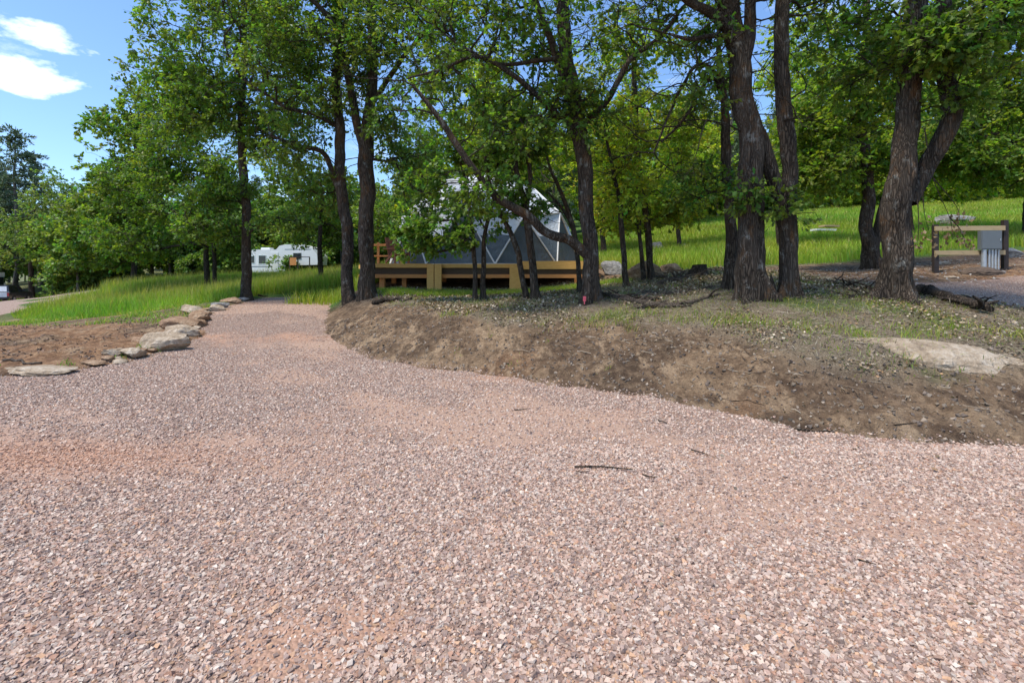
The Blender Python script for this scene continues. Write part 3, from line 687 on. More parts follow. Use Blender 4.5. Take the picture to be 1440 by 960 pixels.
for lb, px, py, d, wp, el, lf in [
  ('dense mid green oak filling the far right edge above the panel', 1450, 372, 19, 18, [(1400,170,110,80,2.6,520),(1440,80,90,70,2.4,260),(1340,220,60,40,1.6,140),(1420,240,50,22,1.2,80)], 'leaf'),
  ('bright oak behind the forked oak, its low boughs over the grey boulders', 1282, 345, 24, 12, [(1330,190,70,80,3,330),(1300,110,80,60,3,220),(1370,250,50,24,2,90)], 'leaf_light'),
  ('light green oak on the meadow close behind the two-stemmed oak', 1100, 358, 23, 10, [(1160,170,70,80,2.6,330),(1130,80,60,60,2.4,180),(1120,250,30,30,1.4,50)], 'leaf_light'),
  ('small pale oak standing in the meadow behind the rock pile', 955, 352, 27, 8, [(960,230,60,70,2.6,260),(990,160,50,60,2.4,140),(930,180,50,50,2.2,120)], 'leaf_light'),
  ('oak with a yellow green crown behind the right side of the dome', 850, 362, 28, 10, [(850,230,60,90,3,300),(820,140,60,60,3,160)], 'leaf_light'),
  ('oak with a mid green crown rising behind the dome top', 720, 366, 30, 10, [(720,200,90,70,3.4,330),(660,130,80,60,3,180)], 'leaf_light'),
  ('oak behind the left side of the dome', 590, 376, 27, 10, [(590,220,60,70,3,260),(540,300,36,34,1.6,90)], 'leaf'),
  ('small oak with a slim trunk in the tall grass right of the trailer', 452, 404, 24, 9, [(450,320,46,34,1.6,150),(430,250,60,40,2,150)], 'leaf'),
  ('wide bright oak crown hanging low over the grass mound, left of the single trunked oak', 292, 400, 26, 9, [(240,260,80,60,3,480),(200,330,60,36,2.4,220),(270,190,60,50,3,200),(300,340,44,24,1.8,100)], 'leaf'),
  ('round dense oak standing on the left part of the grass mound', 190, 398, 31, 9, [(165,290,60,70,3.4,420),(190,210,60,70,3.4,300),(150,350,44,30,2.6,140),(230,150,50,50,3,150)], 'leaf'),
  ('slim oak trunk close beside the wide bright oak', 303, 398, 25.5, 7, [(320,290,44,40,2,130),(330,230,40,40,2,100)], 'leaf'),
  ('light green oak by the road behind the parked car', 45, 404, 52, 8, [(70,320,66,46,5,330),(90,270,40,30,4,120),(20,350,36,26,4,90)], 'leaf_far'),
  ]:
    sh = .55 if d > 40 else 1.0
    tree(lb, [[(px,py,wp),(px-2,py-60*sh,wp*.85),(px+(40 if px in (1282,1100) else 1),py-120*sh,wp*.6),(px+(60 if px in (1282,1100) else -3),py-170*sh,wp*.3)]], d, [E(a,b,d+.2*(i%3),c,e,f,n) for i,(a,b,c,e,f,n) in enumerate(el)], 'mid', .16 if d < 30 else .24, 6, 5, leaf=lf, bark='bark_plain', bare=30, tone=(1.25,1.2,1.0) if lf == 'leaf' and px > 1000 else (1.08,1.08,1), S=16, minfrac=.2, tl=.45 if d < 40 else .7, gap=-.02)
# ------------------------------------------------------------------ background woods: prototypes then copies
def at_ray(px, py, d0=2.0, d1=120):
    d = np.linspace(d0, d1, 2500); x_ = (px-CX)/F*d; z_ = EYE-(py-HOR)/F*d
    h = terrain(x_, d)[0]; k = np.argmax(z_ < h)
    return np.array([x_[k], d[k], h[k]])
def proto_oak(label, group, h, rx, n, leaf, tone, lean=0):
    qt = G(); ql = G(); sk = Skel()
    P = np.array([(0,0,-.3),(.1,0,h*.15),(-.1+lean,.1,h*.35),(.15+lean,0,h*.6),(lean,0,h*.85)]); R = np.array([.19,.17,.14,.09,.03])*h/9
    trunk(qt, P, R, True, 12, step=.3); sk.stem(P, R, .2)
    A = np.concatenate([blob((rx*.35*math.cos(t), rx*.35*math.sin(t), h*zz), (rx*.75, rx*.75, h*.26), n//4, -.02, i) for i, (t, zz) in enumerate([(0,.42),(2.1,.55),(4.2,.62),(1,.78)])])
    sk.grow(A, .45); tips, dirs = sk.emit(qt, .012, S=4)
    foliage(qt, ql, tips, dirs, 'far', 4, 6, .75, .34, tone, False, True*.3, .3)
    root = empty('oak_tree', (0,0,0), label, 'tree', group)
    qt.build('trunk', [M['bark_grey'], M['branch']], root); ql.build('crown', M[leaf], root); return root
def proto_pine(label, group, h, r, tone):
    qt = G(); ql = G()
    P = np.array([(0,0,-.3),(.08,0,h*.3),(-.05,.05,h*.65),(0,0,h)]); trunk(qt, P, np.array([.24,.19,.12,.02])*h/15, True, 12, step=.35)
    tips = []; dirs = []; br = []; rr = []
    for z_ in np.arange(h*.2, h*.98, .42):
        f = (1-(z_/h))**.75
        for k in range(rng.integers(4, 7)):
            if rng.random() < .15: continue
            a = rng.uniform(0, 2*PI); L = r*f*rng.uniform(.55,1.15)+.35; d = np.array([math.cos(a), math.sin(a), rng.uniform(-.15,.3)])
            s0 = np.array([0,0,z_+rng.uniform(-.2,.2)]); m = s0+d*L*.5+np.array([0,0,-.06*L]); e = s0+d*L
            br.append([s0,m,e]); rr.append([.035,.022,.008])
            for t in np.linspace(.35, 1, max(2, int(L/.38))):
                for _ in range(2):
                    tips.append(s0+d*L*t+rng.normal(0,.16,3)*np.array([1,1,.5])); dirs.append(norm(d+rng.normal(0,.5,3)))
    qt.tubes(np.array(br), np.array(rr), 4, 1)
    tips = np.array(tips); dirs = np.array(dirs); n = len(tips); per = 11
    c = np.repeat(rng.normal(1,.2,(n,1))*np.array([tone]), per, 0)*rng.normal(1,.15,(n*per,1))
    P_ = np.repeat(tips, per, 0)+rng.normal(0,.07,(n*per,3))
    T0 = LF_FAR[0].copy(); LF_FAR[0][:,0] *= .42
    leaves(ql, P_, np.repeat(dirs, per, 0)+rng.normal(0,.5,(n*per,3))+np.array([0,0,.35]), rng.uniform(.22,.42,n*per), 'far', np.clip(c,.1,3), 0, 0)
    LF_FAR[0][:] = T0
    root = empty('pine_tree', (0,0,0), label, 'tree', group)
    qt.build('trunk', [M['bark_grey'], M['branch']], root); ql.build('crown', M['needle'], root); return root
GW, GH, GC = 'trees of the woods on the left', 'oaks of the woods on the hillside', 'pines of the woods on the hillside'
LBW = 'green oak among the many alike in the woods left of the dome'; LBP = 'dark pine among those rising from the woods on the left'
LBH = 'leafy oak among the many alike on the wooded hillside above the meadow'; LBC = 'grey green pine among those on the wooded hillside above the meadow'
pA = [proto_oak(LBW, GW, 10, 3.4, 620, 'leaf_far', (.85,.95,.85)), proto_oak(LBW, GW, 8.5, 3.6, 560, 'leaf_far', (1.1,1.1,.9), .4)]
pB = [proto_oak(LBH, GH, 9, 3.2, 600, 'leaf_far', (1.3,1.25,.9)), proto_oak(LBH, GH, 7.5, 3.0, 520, 'leaf_light', (.9,.95,.9), -.3)]
pP = proto_pine(LBP, GW, 15, 3.4, (.9,.95,1.05)); pQ = proto_pine(LBC, GC, 13, 3.0, (1.3,1.3,1.3))
used = {}
def put(proto, x_, y_, s, lbl=None, grp=None):
    if lbl: o = copy_tree(proto)
    else:
        o = proto if proto.name not in used else copy_tree(proto)
        used[proto.name] = 1
    o.location = (x_, y_, H(x_, y_)); o.rotation_euler = (0, 0, rng.uniform(0, 6.28)); o.scale = (s*rng.uniform(.9,1.1), s*rng.uniform(.9,1.1), s)
    if lbl: o['label'] = lbl; del o['group']
    return o
taken = []
def free(x_, y_, r):
    if any((x_-a)**2+(y_-b)**2 < r*r for a, b in taken): return False
    taken.append((x_, y_)); return True
put(pP, *W(22, 0, 56)[:2], 1.3, 'tallest pine, standing against the sky at the far left')
for px, d, pr, s in [(-15,60,pP,1.2),(48,70,pP,1.25),(-60,57,pP,1.1),(75,58,pA[0],1.1),(150,57,pP,.95),(310,50,pA[1],.9),(240,49,pA[1],.85),(110,45,pA[1],.8),(190,47,pA[1],.85),(95,52,pA[1],.95),(5,62,pP,.95),(130,60,pA[0],1.0),(165,50,pA[1],1.1),(215,56,pA[0],1.05),(60,66,pA[0],1.0),(-30,58,pA[0],1.1),(330,62,pA[0],1.05),(280,54,pA[1],1.1),(385,58,pA[0],.95),(440,66,pA[1],1.1),(480,52,pA[0],1.0),(520,60,pA[1],1.0),(548,46,pA[1],.9),(415,52,pA[1],.8)]:
    p = W(px, 0, d); taken.append((p[0], p[1])); put(pr, p[0], p[1], s)
k = 0
while k < 46:
    px = rng.uniform(-140, 560); d = rng.uniform(60, 105); p = W(px, 0, d)
    if free(p[0], p[1], 4.2): put(pP if rng.random() < .3 else pA[rng.integers(2)], p[0], p[1], rng.uniform(.8,1.15)); k += 1
k = 0; tries = 0
while k < 135 and tries < 9000:
    tries += 1
    px = rng.uniform(560, 1640); d = rng.uniform(34 if px < 840 else (40 if px < 1050 else 44), 100)
    p = W(px, 0, d)
    if free(p[0], p[1], 2.7+d*.014): put(pQ if rng.random() < .35 else pB[rng.integers(2)], p[0], p[1], rng.uniform(.75,1.15)); k += 1
print('forest', k)
def proto_bush(label, group, leaf, tone):
    qt = G(); ql = G(); sk = Skel()
    for i in range(6):
        a = rng.uniform(0, 2*PI); P = np.array([(0,0,-.1),(.25*math.cos(a),.25*math.sin(a),.5),(.6*math.cos(a),.6*math.sin(a),1.2)]); sk.stem(P, np.array([.03,.02,.012]), .0); qt.tubes(P, [.03,.02,.012], 5, 1)
    sk.grow(blob((0,0,1.2), (1.7,1.7,1.15), 260, -.1), .4); tips, dirs = sk.emit(qt, .006, S=4)
    foliage(qt, ql, tips, dirs, 'far', 4, 6, .4, .2, tone, False, .2, .3)
    root = empty('shrub', (0,0,0), label, 'shrub', group); qt.build('stems', [M['bark_plain'], M['branch']], root); ql.build('foliage', M[leaf], root); return root
pS = proto_bush('leafy green shrub among the many at the edge of the left woods', 'shrubs at the edge of the left woods', 'leaf_far', (.9,1,.9))
pT = proto_bush('pale green shrub among the many along the top of the meadow', 'shrubs along the top of the meadow', 'leaf_light', (.8,.85,.8))
for k in range(46):
    p = W(rng.uniform(75, 560), 0, rng.uniform(46, 66)); put(pS, p[0], p[1], rng.uniform(.7,1.4))
for k in range(60):
    p = W(rng.uniform(820, 1560), 0, rng.uniform(41, 58)); put(pT, p[0], p[1], rng.uniform(.6,1.3))
# ------------------------------------------------------------------ grass, litter
def blades(q, x_, y_, hgt, wid, cols, lean=.35, tip=None):
    n = len(x_); z_ = terrain(x_, y_)[0]
    a = rng.uniform(0, 2*PI, n); s = np.stack([np.cos(a), np.sin(a), 0*a], 1)*wid[:,None]*.5
    b = rng.uniform(0, 2*PI, n); ln = np.stack([np.cos(b), np.sin(b), 0*b], 1)*(hgt*rng.uniform(.1,1,n)*lean)[:,None]
    P = np.stack([x_, y_, z_-.02], 1); up = np.stack([0*hgt, 0*hgt, hgt], 1)
    m = P+up*.55+ln*.3; t = P+up*rng.uniform(.85,1,n)[:,None]+ln
    V = np.stack([P-s, P+s, m+s*.8, m-s*.8, t], 1); i = np.arange(n)[:,None]*5
    C = np.repeat(cols, 5, 0)
    k = q.n
    q.add(V.reshape(-1,3), i+np.array([[0,1,2,3]]), 0, C); q.F.append((i+np.array([[3,2,4]])+k, 0, False))
def gcol(n, base=(1,1,1), var=.2, dry=.06, x_=None, y_=None):
    c = np.array([base])*rng.normal(1, var, (n,1))*np.array([1,1,1.])
    c[:,0] *= rng.normal(1,.12,n)
    if x_ is not None: c *= (1+.35*fbm(x_*.45, y_*.45, s=88))[:,None]; c[:,0] *= 1+.25*vn(x_*.25,y_*.25,s=89)
    k = rng.random(n) < dry; c[k] = np.array([2.0,1.15,2.4])*rng.uniform(.7,1.2,(k.sum(),1))
    return np.clip(c, .1, 4)
def region(n, x0, x1, y0, y1, f):
    a = rng.uniform(x0, x1, n); b = rng.uniform(y0, y1, n); k = f(a, b); return a[k], b[k]
mf = lambda a: np.interp(a, [-26,-17,-12,-10.2,-6,-4.5], [25,19.4,18.6,18.2,22.5,23])
q = G()
f = lambda a, b: (b > mf(a)+.25*vn(a*2,b*2,s=5)) & (sdf(RD,a,b) > .5) & (sdf(GR,a,b) > .3)
a, b = region(150000, -27, 2, 18, 31, f); n = len(a); hh = rng.uniform(.35,.75,n)*(1+.25*vn(a*.5,b*.5,s=6))*sstep(-.1, 1.6, b-mf(a)+.5)
blades(q, a, b, np.maximum(hh,.15), rng.uniform(.012,.024,n), gcol(n, (1,1,1), .2, .07, a, b), .4)
a, b = region(14000, -27, 2, 19, 31, lambda a,b: f(a,b)&(b > mf(a)+1)); n = len(a)
blades(q, a, b, rng.uniform(.7,1.0,n), rng.uniform(.012,.03,n), np.array([1.9,1.15,2.2])*rng.uniform(.7,1.2,(n,1)), .3)
a, b = region(60000, -70, 2, 28, 60, lambda a,b: (sdf(RD,a,b) > .5)); n = len(a)
blades(q, a, b, rng.uniform(.25,.6,n), rng.uniform(.03,.07,n), gcol(n, (1.05,1,1), .2, .08, a, b), .5)
q.build('tall_grass', M['grass'], kind='stuff', label='tall green grass with pale seed heads on the mound left of the driveway')
q = G()
ed = lambda a: 17.2+.8*vn(a*.5, a*0, s=12)+np.where(a < 3.2, 5, 0)*(a > -6)*0
a, b = region(260000, -8, 46, 16.3, 46, lambda a,b: (b > ed(a)) & (np.abs(a) < 1.15*b+2) & (rng.random(len(a)) < np.clip(22/b, .2, 1)) & ~((a > -5.2) & (a < 3.6) & (b < 24.6)))
n = len(a); sc_ = np.clip(b/20, .8, 2.2)
blades(q, a, b, rng.uniform(.25,.55,n)*(1+.3*vn(a*.4,b*.4,s=16)), rng.uniform(.016,.03,n)*sc_, gcol(n, (1.2,1.08,.9), .2, .11, a, b), .5)
q.build('meadow_grass', M['grass'], kind='stuff', label='bright green meadow grass on the slope behind the trees')
# short tufts, among the litter and on the left bare ground
q = G()
def tufts(nt_, x0, x1, y0, y1, f, hr, wr, per=22, base=(.8,.85,.8), dry=.2, sp=.07):
    a, b = region(nt_, x0, x1, y0, y1, f); a = np.repeat(a, per)+rng.normal(0, sp, len(a)*per); b = np.repeat(b, per)+rng.normal(0, sp, len(b)*per)
    n = len(a); blades(q, a, b, rng.uniform(hr[0],hr[1],n), rng.uniform(wr[0],wr[1],n), gcol(n, base, .2, dry, a, b), 1.0)
def plateau(a, b): return (sdf(GR,a,b) > 1.6+.5*vn(a*.7,b*.7,s=50)) & (a > -6.3) & ~((a > 7.6)&(b > 9.2)) & (sdf(PADP,a,b) > .1)
nbf = lambda a, b, t: (.5+.5*fbm(a*.8,b*.8,s=40)) > t
tufts(4600, -6.5, 13, 5.5, 15.6, lambda a,b: plateau(a,b) & nbf(a,b,.56), (.04,.12), (.006,.012), 14, (.85,.85,.7), .35, .12)
tufts(3600, -6.5, 13, 5.5, 15.6, plateau, (.03,.10), (.006,.012), 9, (.8,.8,.7), .4, .1)
tufts(2600, -4, 9, 5.2, 11, lambda a,b: (np.abs(sdf(GR,a,b)-2.1) < .55)&nbf(a,b,.45), (.04,.17), (.006,.011), 14, (.9,.95,.75), .35, .09)
tufts(900, -5, 3.4, 14.2, 15.6, lambda a,b: plateau(a,b), (.08,.22), (.01,.016), 22, (1.1,1.05,.9), .2)
tufts(1100, -30, -8.5, 13.5, 22, lambda a,b: (b > 15+1.5*vn(a*.5,b*.5,s=44)) & (b < mf(a)+.5) & nbf(a,b,.42) & (sdf(GR,a,b)>.4), (.05,.2), (.012,.022), 24, (.9,.9,.8), .3, .16)
tufts(60, -14, -7.2, 8.2, 10.5, lambda a,b: (sdf(GR,a,b)>.1)&(sdf(GR,a,b)<.6), (.05,.16), (.008,.014), 30, (1,1,.8), .1)
tufts(26, -3, 8, 5, 10, lambda a,b: (sdf(GR,a,b)>.3)&(sdf(GR,a,b)<1.6), (.03,.08), (.006,.01), 16, (1.1,1.1,.9), .05)
q.build('short_grass', M['grass'], kind='stuff', label='short sparse grass tufts growing through the leaf litter and bare soil')
q = G()
a, b = region(190000, -6.8, 13.5, 5.2, 17, lambda a,b: plateau(a,b)&(rng.random(len(a)) < .45+.9*vn(a*1.1,b*1.1,s=98))); n = len(a)
LC = np.array([(.26,.19,.125),(.34,.27,.19),(.15,.10,.06),(.40,.33,.25),(.28,.17,.09),(.09,.06,.04)])
leaves(q, np.stack([a,b,terrain(a,b)[0]+rng.uniform(.003,.04,n)],1), norm(rng.normal(size=(n,3))*np.array([1,1,.25])), rng.uniform(.028,.07,n)*np.clip(b/10,.8,1.5), 'far', LC[rng.integers(0,6,n)]*rng.uniform(.6,1.7,(n,1)), 0, 0, .6)
a, b = region(16000, -6.8, 13.5, 4.6, 13, lambda a,b: (sdf(GR,a,b)>.1)&(sdf(GR,a,b)<1.9)&(rng.random(len(a))<.45)); n = len(a)
leaves(q, np.stack([a,b,terrain(a,b)[0]+rng.uniform(.002,.012,n)],1), norm(rng.normal(size=(n,3))*np.array([1,1,.2])), rng.uniform(.012,.04,n), 'far', LC[rng.integers(0,6,n)]*rng.uniform(.4,.9,(n,1)), 0, 0, .5)
a, b = region(900, -9, 9, 2, 13, lambda a,b: (sdf(GR,a,b) < 0)&(rng.random(len(a)) < np.exp(sdf(GR,a,b)/1.2)+.12)); n = len(a)
leaves(q, np.stack([a,b,zgr(a,b)+.022],1), norm(rng.normal(size=(n,3))*np.array([1,1,.2])), rng.uniform(.02,.06,n), 'mid', LC[rng.integers(0,6,n)]*rng.uniform(.7,1.1,(n,1)), 0, 0, .4)
# flattened straw and leaf shreds
a, b = region(75000, -6.8, 13.5, 5.2, 16.5, lambda a,b: plateau(a,b)&(vn(a*1.3,b*1.3,s=99) > -.15)); n = len(a)
T0 = LF_FAR[0].copy(); LF_FAR[0][:,0] *= .09
SC_ = np.array([(.44,.38,.27),(.34,.29,.20),(.52,.47,.36),(.26,.21,.14),(.24,.30,.10),(.17,.23,.06)])
leaves(q, np.stack([a,b,terrain(a,b)[0]+rng.uniform(.01,.05,n)],1), norm(rng.normal(size=(n,3))*np.array([1,1,.22])), rng.uniform(.05,.14,n), 'far', .8*SC_[rng.choice(6,n,p=[.2,.2,.12,.2,.15,.13])]*rng.uniform(.7,1.2,(n,1)), 0, 0, .5)
LF_FAR[0][:] = T0
# fine twigs
a, b = region(16000, -6.8, 13.5, 4.8, 17, lambda a,b: sdf(GR,a,b) > 1.0*rng.random(len(a))+.8*rng.random(len(a))); n = len(a); z_ = terrain(a,b)[0]+.012
th = rng.uniform(0,PI,n); L = rng.uniform(.05,.28,n); dd = np.stack([np.cos(th)*L, np.sin(th)*L, rng.uniform(0,.15,n)*L],1); P0 = np.stack([a,b,z_],1)
q.tubes(np.stack([P0-dd/2, P0+rng.normal(0,.012,(n,3)), P0+dd/2],1), np.tile([.003,.0035,.002],(n,1))*rng.uniform(.6,1.8,(n,1)), 3, 0, LC[rng.choice([0,2,3,5],n)])
q.build('leaf_litter', M['dryleaf'], kind='stuff', label='dry brown oak leaves and twigs littering the ground under the oaks')
# clods of loose soil
q = G()
def bits(n, x0, x1, y0, y1, f, s0, s1, pal):
    a, b = region(n, x0, x1, y0, y1, f); n = len(a); sz = s0+(s1-s0)*rng.random(n)**3
    T = np.array([(1,0,0),(0,1,0),(-1,0,0),(0,-1,0),(0,0,1),(0,0,-1)], float)*.6
    Fc = np.array([(0,1,4),(1,2,4),(2,3,4),(3,0,4),(1,0,5),(2,1,5),(3,2,5),(0,3,5)])
    V = (T[None]+rng.normal(0,.15,(n,6,3)))*np.array([1,.9,.7]); V = np.einsum('nij,nkj->nki', rotm(n), V)*sz[:,None,None]
    V += np.stack([a,b,terrain(a,b)[0]+sz*.1],1)[:,None]
    q.add(V.reshape(-1,3), (Fc[None]+np.arange(n)[:,None,None]*6).reshape(-1,3), 0, np.repeat(pal[rng.integers(0,len(pal),n)]*rng.uniform(.7,1.2,(n,1)),6,0))
SP_ = np.array([(.22,.13,.08),(.13,.085,.055),(.30,.19,.12),(.09,.06,.04)])
bits(15000, -24, -7, 8, 16, lambda a,b: (sdf(GR,a,b)>.15)&(vn(a*.9,b*.9,s=66)>-.1), .01, .075, SP_)
bits(34000, -4.5, 10, 4.3, 13, lambda a,b: (sdf(GR,a,b)>.02)&(sdf(GR,a,b)<2.1), .005, .06, np.array([(.17,.125,.09),(.27,.21,.155),(.11,.08,.06),(.20,.15,.10)]))
bits(5000, 7.5, 16, 8, 15, lambda a,b: (sdf(PADP,a,b)>.05), .015, .07, np.array([(.17,.10,.07),(.27,.18,.13),(.36,.32,.28)]))
q.build('soil_clods', M['stone'], kind='stuff', label='loose brown soil clods and pebbles on the bare banks')
# ------------------------------------------------------------------ rocks
import bmesh
def ico(sub):
    bm = bmesh.new(); bmesh.ops.create_icosphere(bm, subdivisions=sub, radius=1); V = np.array([v.co[:] for v in bm.verts]); Fc = np.array([[v.index for v in f.verts] for f in bm.faces]); bm.free(); return V, Fc
IV, IF = ico(5); IV4, IF4 = ico(4)
def rock(label, c, r, rz=0, m='rock', seed=0, tilt=(0,0), group=None, hi=False, name='boulder', cat='rock', cuts=16):
    V0, F0 = (IV, IF) if hi else (IV4, IF4); V = V0.copy(); rg = np.random.default_rng(seed+100)
    for _ in range(cuts):
        nn = norm(rg.normal(size=3)*np.array([1,1,.9])); h_ = rg.uniform(.5,.85); dd = V@nn; V = V-np.maximum(dd-h_, 0)[:,None]*nn*.93
    nz_ = fbm(V0[:,0]*1.6+seed, V0[:,1]*1.6, V0[:,2]*1.6, 5, seed)
    lay = vn(V0[:,0]*.6, V0[:,1]*.6, V0[:,2]*7+seed, 3)*.035
    V = V*(1+.16*nz_+lay+.06*fbm(V0[:,0]*7,V0[:,1]*7,V0[:,2]*7,4,seed))[:,None]
    V = V*np.array(r)
    for ax, an in ((0,tilt[0]),(1,tilt[1]),(2,rz)):
        ca, sa = math.cos(an), math.sin(an); i, j = [(1,2),(2,0),(0,1)][ax]; a_, b_ = V[:,i].copy(), V[:,j].copy(); V[:,i] = a_*ca-b_*sa; V[:,j] = a_*sa+b_*ca
    q = G(); q.add(V+np.array(c), F0, 0, None, False)
    return q.build(name, M[m], label=label, cat=cat, group=group, loc=c)
GE = 'stones edging the left side of the driveway'
for i, (px, py, w_, h_, m_, lb) in enumerate([
  (48,524,100,11,'rock','long flat pale slab lying nearest the left frame edge at the gravel'),
  (186,502,34,15,'rock','small grey white rock at the near end of the stone edging'),
  (222,492,74,24,'rock','largest pale boulder of the stone edging beside the driveway'),
  (246,476,46,18,'rock','rough grey boulder just behind the largest pale boulder'),
  (258,462,56,18,'rock_tan','rounded tan boulder in the middle of the stone edging'),
  (276,452,34,16,'rock_tan','dark brown broken rock right behind the tan boulder'),
  (268,441,34,13,'rock','pale round topped stone behind the dark brown rock'),
  (200,482,34,10,'rock_tan','low tan stone half buried left of the largest pale boulder'),
  (302,438,22,9,'rock','white stone on the right edge of the drive, halfway up'),
  (310,432,26,8,'rock_grey','flat grey stone stacked behind the white stone'),
  (325,426,26,10,'rock_tan','tan topped stone near the far end of the stone edging'),
  (341,423,13,5,'rock_grey','last small dark stone of the edging next to the oak trunk'),
  (128,513,44,7,'rock_tan','thin flat stone between the long slab and the boulders')]):
    p = at_ray(px, py); s = p[1]/F; rock(lb, (p[0], p[1]+h_*.4*s, p[2]+h_*.30*s), (w_*.62*s, max(h_*1.1*s, w_*.33*s), h_*.72*s), rng.uniform(-.3,.3), m_, i*7+1, group=GE)
for i, (px, py, w_, h_, m_, lb) in enumerate([
  (447,421,30,4,'rock_tan','flat stone laid at the crest of the driveway, left of its row'),(466,418,30,5,'rock','flat pale stone laid before the leaning oak, middle of the row'),(478,414,26,5,'rock_tan','flat brown stone stacked behind the leaning oak')]):
    p = at_ray(px, py); s = p[1]/F; rock(lb, (p[0], p[1], p[2]+h_*.4*s), (w_*.55*s, .3, h_*.8*s), 0, m_, i*5+40)
rg2 = np.random.default_rng(5)
for i in range(34):
    t = rg2.uniform(0, 1); ex, ey = np.interp(t, [0,.3,.6,1], [-7.25,-7.2,-8.0,-9.55]), np.interp(t, [0,.3,.6,1], [8.9,10.4,12.4,16.6])
    ex += rg2.normal(-.12,.16); ey += rg2.normal(0,.15); rr_ = rg2.uniform(.07,.2)
    rock('small flat tan stone wedged among the larger edging stones', (ex, ey, H(ex, ey)+rr_*.2), (rr_*1.3, rr_, rr_*.5), rg2.uniform(0,3), ['rock','rock_tan'][i%2], 200+i, group='small stones wedged into the edging', name='edging_stone')
p = at_ray(1312, 520); rock('wide pale rock slab cropping out of the dirt bank on the right', (p[0]+.05, p[1]+.34, p[2]-.02), (1.5,.44,.27), -.27, 'rock', 11, (.34,.05), hi=True, name='rock_slab', cuts=7)
for i, (px, py, w_, h_, m_, lb) in enumerate([
  (862,386,36,24,'rock_grey','pale grey boulder right of the pink taped oak'),(905,392,60,24,'rock_tan','wide brown boulder at the foot of the twin stemmed oak'),(945,384,40,14,'rock_tan','brown block beside the old stump'),
  (1345,318,60,16,'rock_grey','large grey boulder in the meadow behind the utility panel'),(1335,322,26,12,'rock','small white rock in front of the large grey boulder'),(1425,362,40,14,'rock_grey','flat grey rock at the right frame edge behind the panel'),
  (925,352,22,12,'rock_grey','grey rock in the meadow seen right of the twin stemmed oak'),(966,350,22,7,'rock','low white rock at the foot of the small pale oak'),(1108,378,16,8,'rock_grey','small grey rock seen between the two big stems'),
  (1326,372,24,5,'rock','flat pale stone left of the utility panel'),(1342,392,20,5,'rock','flat pale stone lying before the utility panel'),(1432,458,18,6,'rock','small white stone on the bank at the right frame edge'),(1416,384,10,4,'rock_grey','small grey stone right of the right hand post'),
  (1400,270,40,14,'rock_grey','grey outcrop high on the meadow under the trees'),(1290,345,20,8,'rock_grey','grey rock partly hidden by the forked oak')]):
    p = at_ray(px, py, 6); s = p[1]/F; rock(lb, (p[0], p[1]+.1, p[2]+h_*.35*s), (w_*.55*s, w_*.4*s, h_*.75*s), rng.uniform(-.4,.4), m_, i*3+70)
# ------------------------------------------------------------------ dead wood
def stick(label, pts, r, m='dead', name='fallen_branch', cat='branch', group=None, sub=0, lift=None, S=8):
    """polyline of picture points dropped onto the ground"""
    P = np.array([at_ray(a, b, 1.5) for a, b in pts]); 
    for i in range(len(P)): P[i,2] = H(P[i,0], P[i,1])
    C = catmull(P, .08); C[:,:2] += np.stack([vn(np.arange(len(C))*.7+P[0,0]*9, 0*C[:,0], s=1), vn(np.arange(len(C))*.7, 0*C[:,0]+P[0,0]*5, s=2)],1)*r*.7
    gz = np.maximum(terrain(C[:,0], C[:,1])[0], np.where(sdf(GR,C[:,0],C[:,1]) < .05, zgr(C[:,0], C[:,1])+.012, -9)); C[:,2] = gz+r*(.8 if lift is None else lift)
    R = r*np.linspace(1,.45,len(C))*(1+.12*rng.normal(size=len(C)))
    q = G(); q.tubes(C, R, S, 0, None, True, True)
    for _ in range(sub):
        i = rng.integers(1, len(C)-1); a = rng.uniform(0,2*PI); L = rng.uniform(.15,.6); d = np.array([math.cos(a), math.sin(a), rng.uniform(.05,.5)])*L
        q.tubes(np.array([C[i], C[i]+d*.5+rng.normal(0,.03,3), C[i]+d]), np.array([.4,.3,.12])*r, 5, 0)
    return q.build(name, M[m], label=label, cat=cat, group=group)
stick('long straight dark stick lying on the gravel in mid driveway', [(808,671),(845,674),(889,676)], .009, 'bark_plain', 'stick', 'stick')
stick('short dark stick right of the long straight one', [(904,683),(913,686),(924,686)], .007, 'bark_plain', 'stick', 'stick')
stick('tiny twig just below the long straight stick', [(810,681),(828,679)], .004, 'bark_plain', 'stick', 'stick')
stick('small dark twig on the gravel up the middle of the drive', [(724,586),(741,584)], .009, 'bark_plain', 'stick', 'stick')
stick('short curved stick on the gravel below the bank toe', [(926,602),(938,605)], .007, 'bark_plain', 'stick', 'stick')
stick('thin crooked twig on the gravel right of the drive middle', [(972,646),(990,652),(1012,660)], .005, 'bark_plain', 'stick', 'stick')
stick('dark stick where the gravel meets the toe of the bank', [(1120,606),(1145,608),(1172,609)], .010, 'bark_plain', 'stick', 'stick')
stick('lone twig on the near gravel at the lower right', [(1206,808),(1232,811)], .005, 'bark_plain', 'stick', 'stick')
stick('thin twig on the dirt bank left of the rock slab', [(1005,563),(1040,566),(1075,572)], .006, 'bark_plain', 'stick', 'stick')
stick('short stick low on the bank under the rock slab', [(1258,598),(1284,597)], .007, 'bark_plain', 'stick', 'stick')
stick('thick broken log lying behind the lichen patched oak', [(1296,414),(1345,428),(1392,443)], .11, 'bark_plain', 'fallen_log', 'log', sub=6, S=14)
stick('smaller log lying parallel behind the thick broken log', [(1310,410),(1360,420),(1400,432)], .04, 'bark_plain', 'fallen_log', 'log', sub=4)
stick('dark forked branch lying left of the lichen patched oak', [(1166,399),(1200,405),(1240,413)], .045, 'bark_plain', sub=10)
stick('tangle of twigs at the left foot of the lichen patched oak', [(1195,420),(1215,416),(1240,421)], .03, 'bark_plain', sub=16)
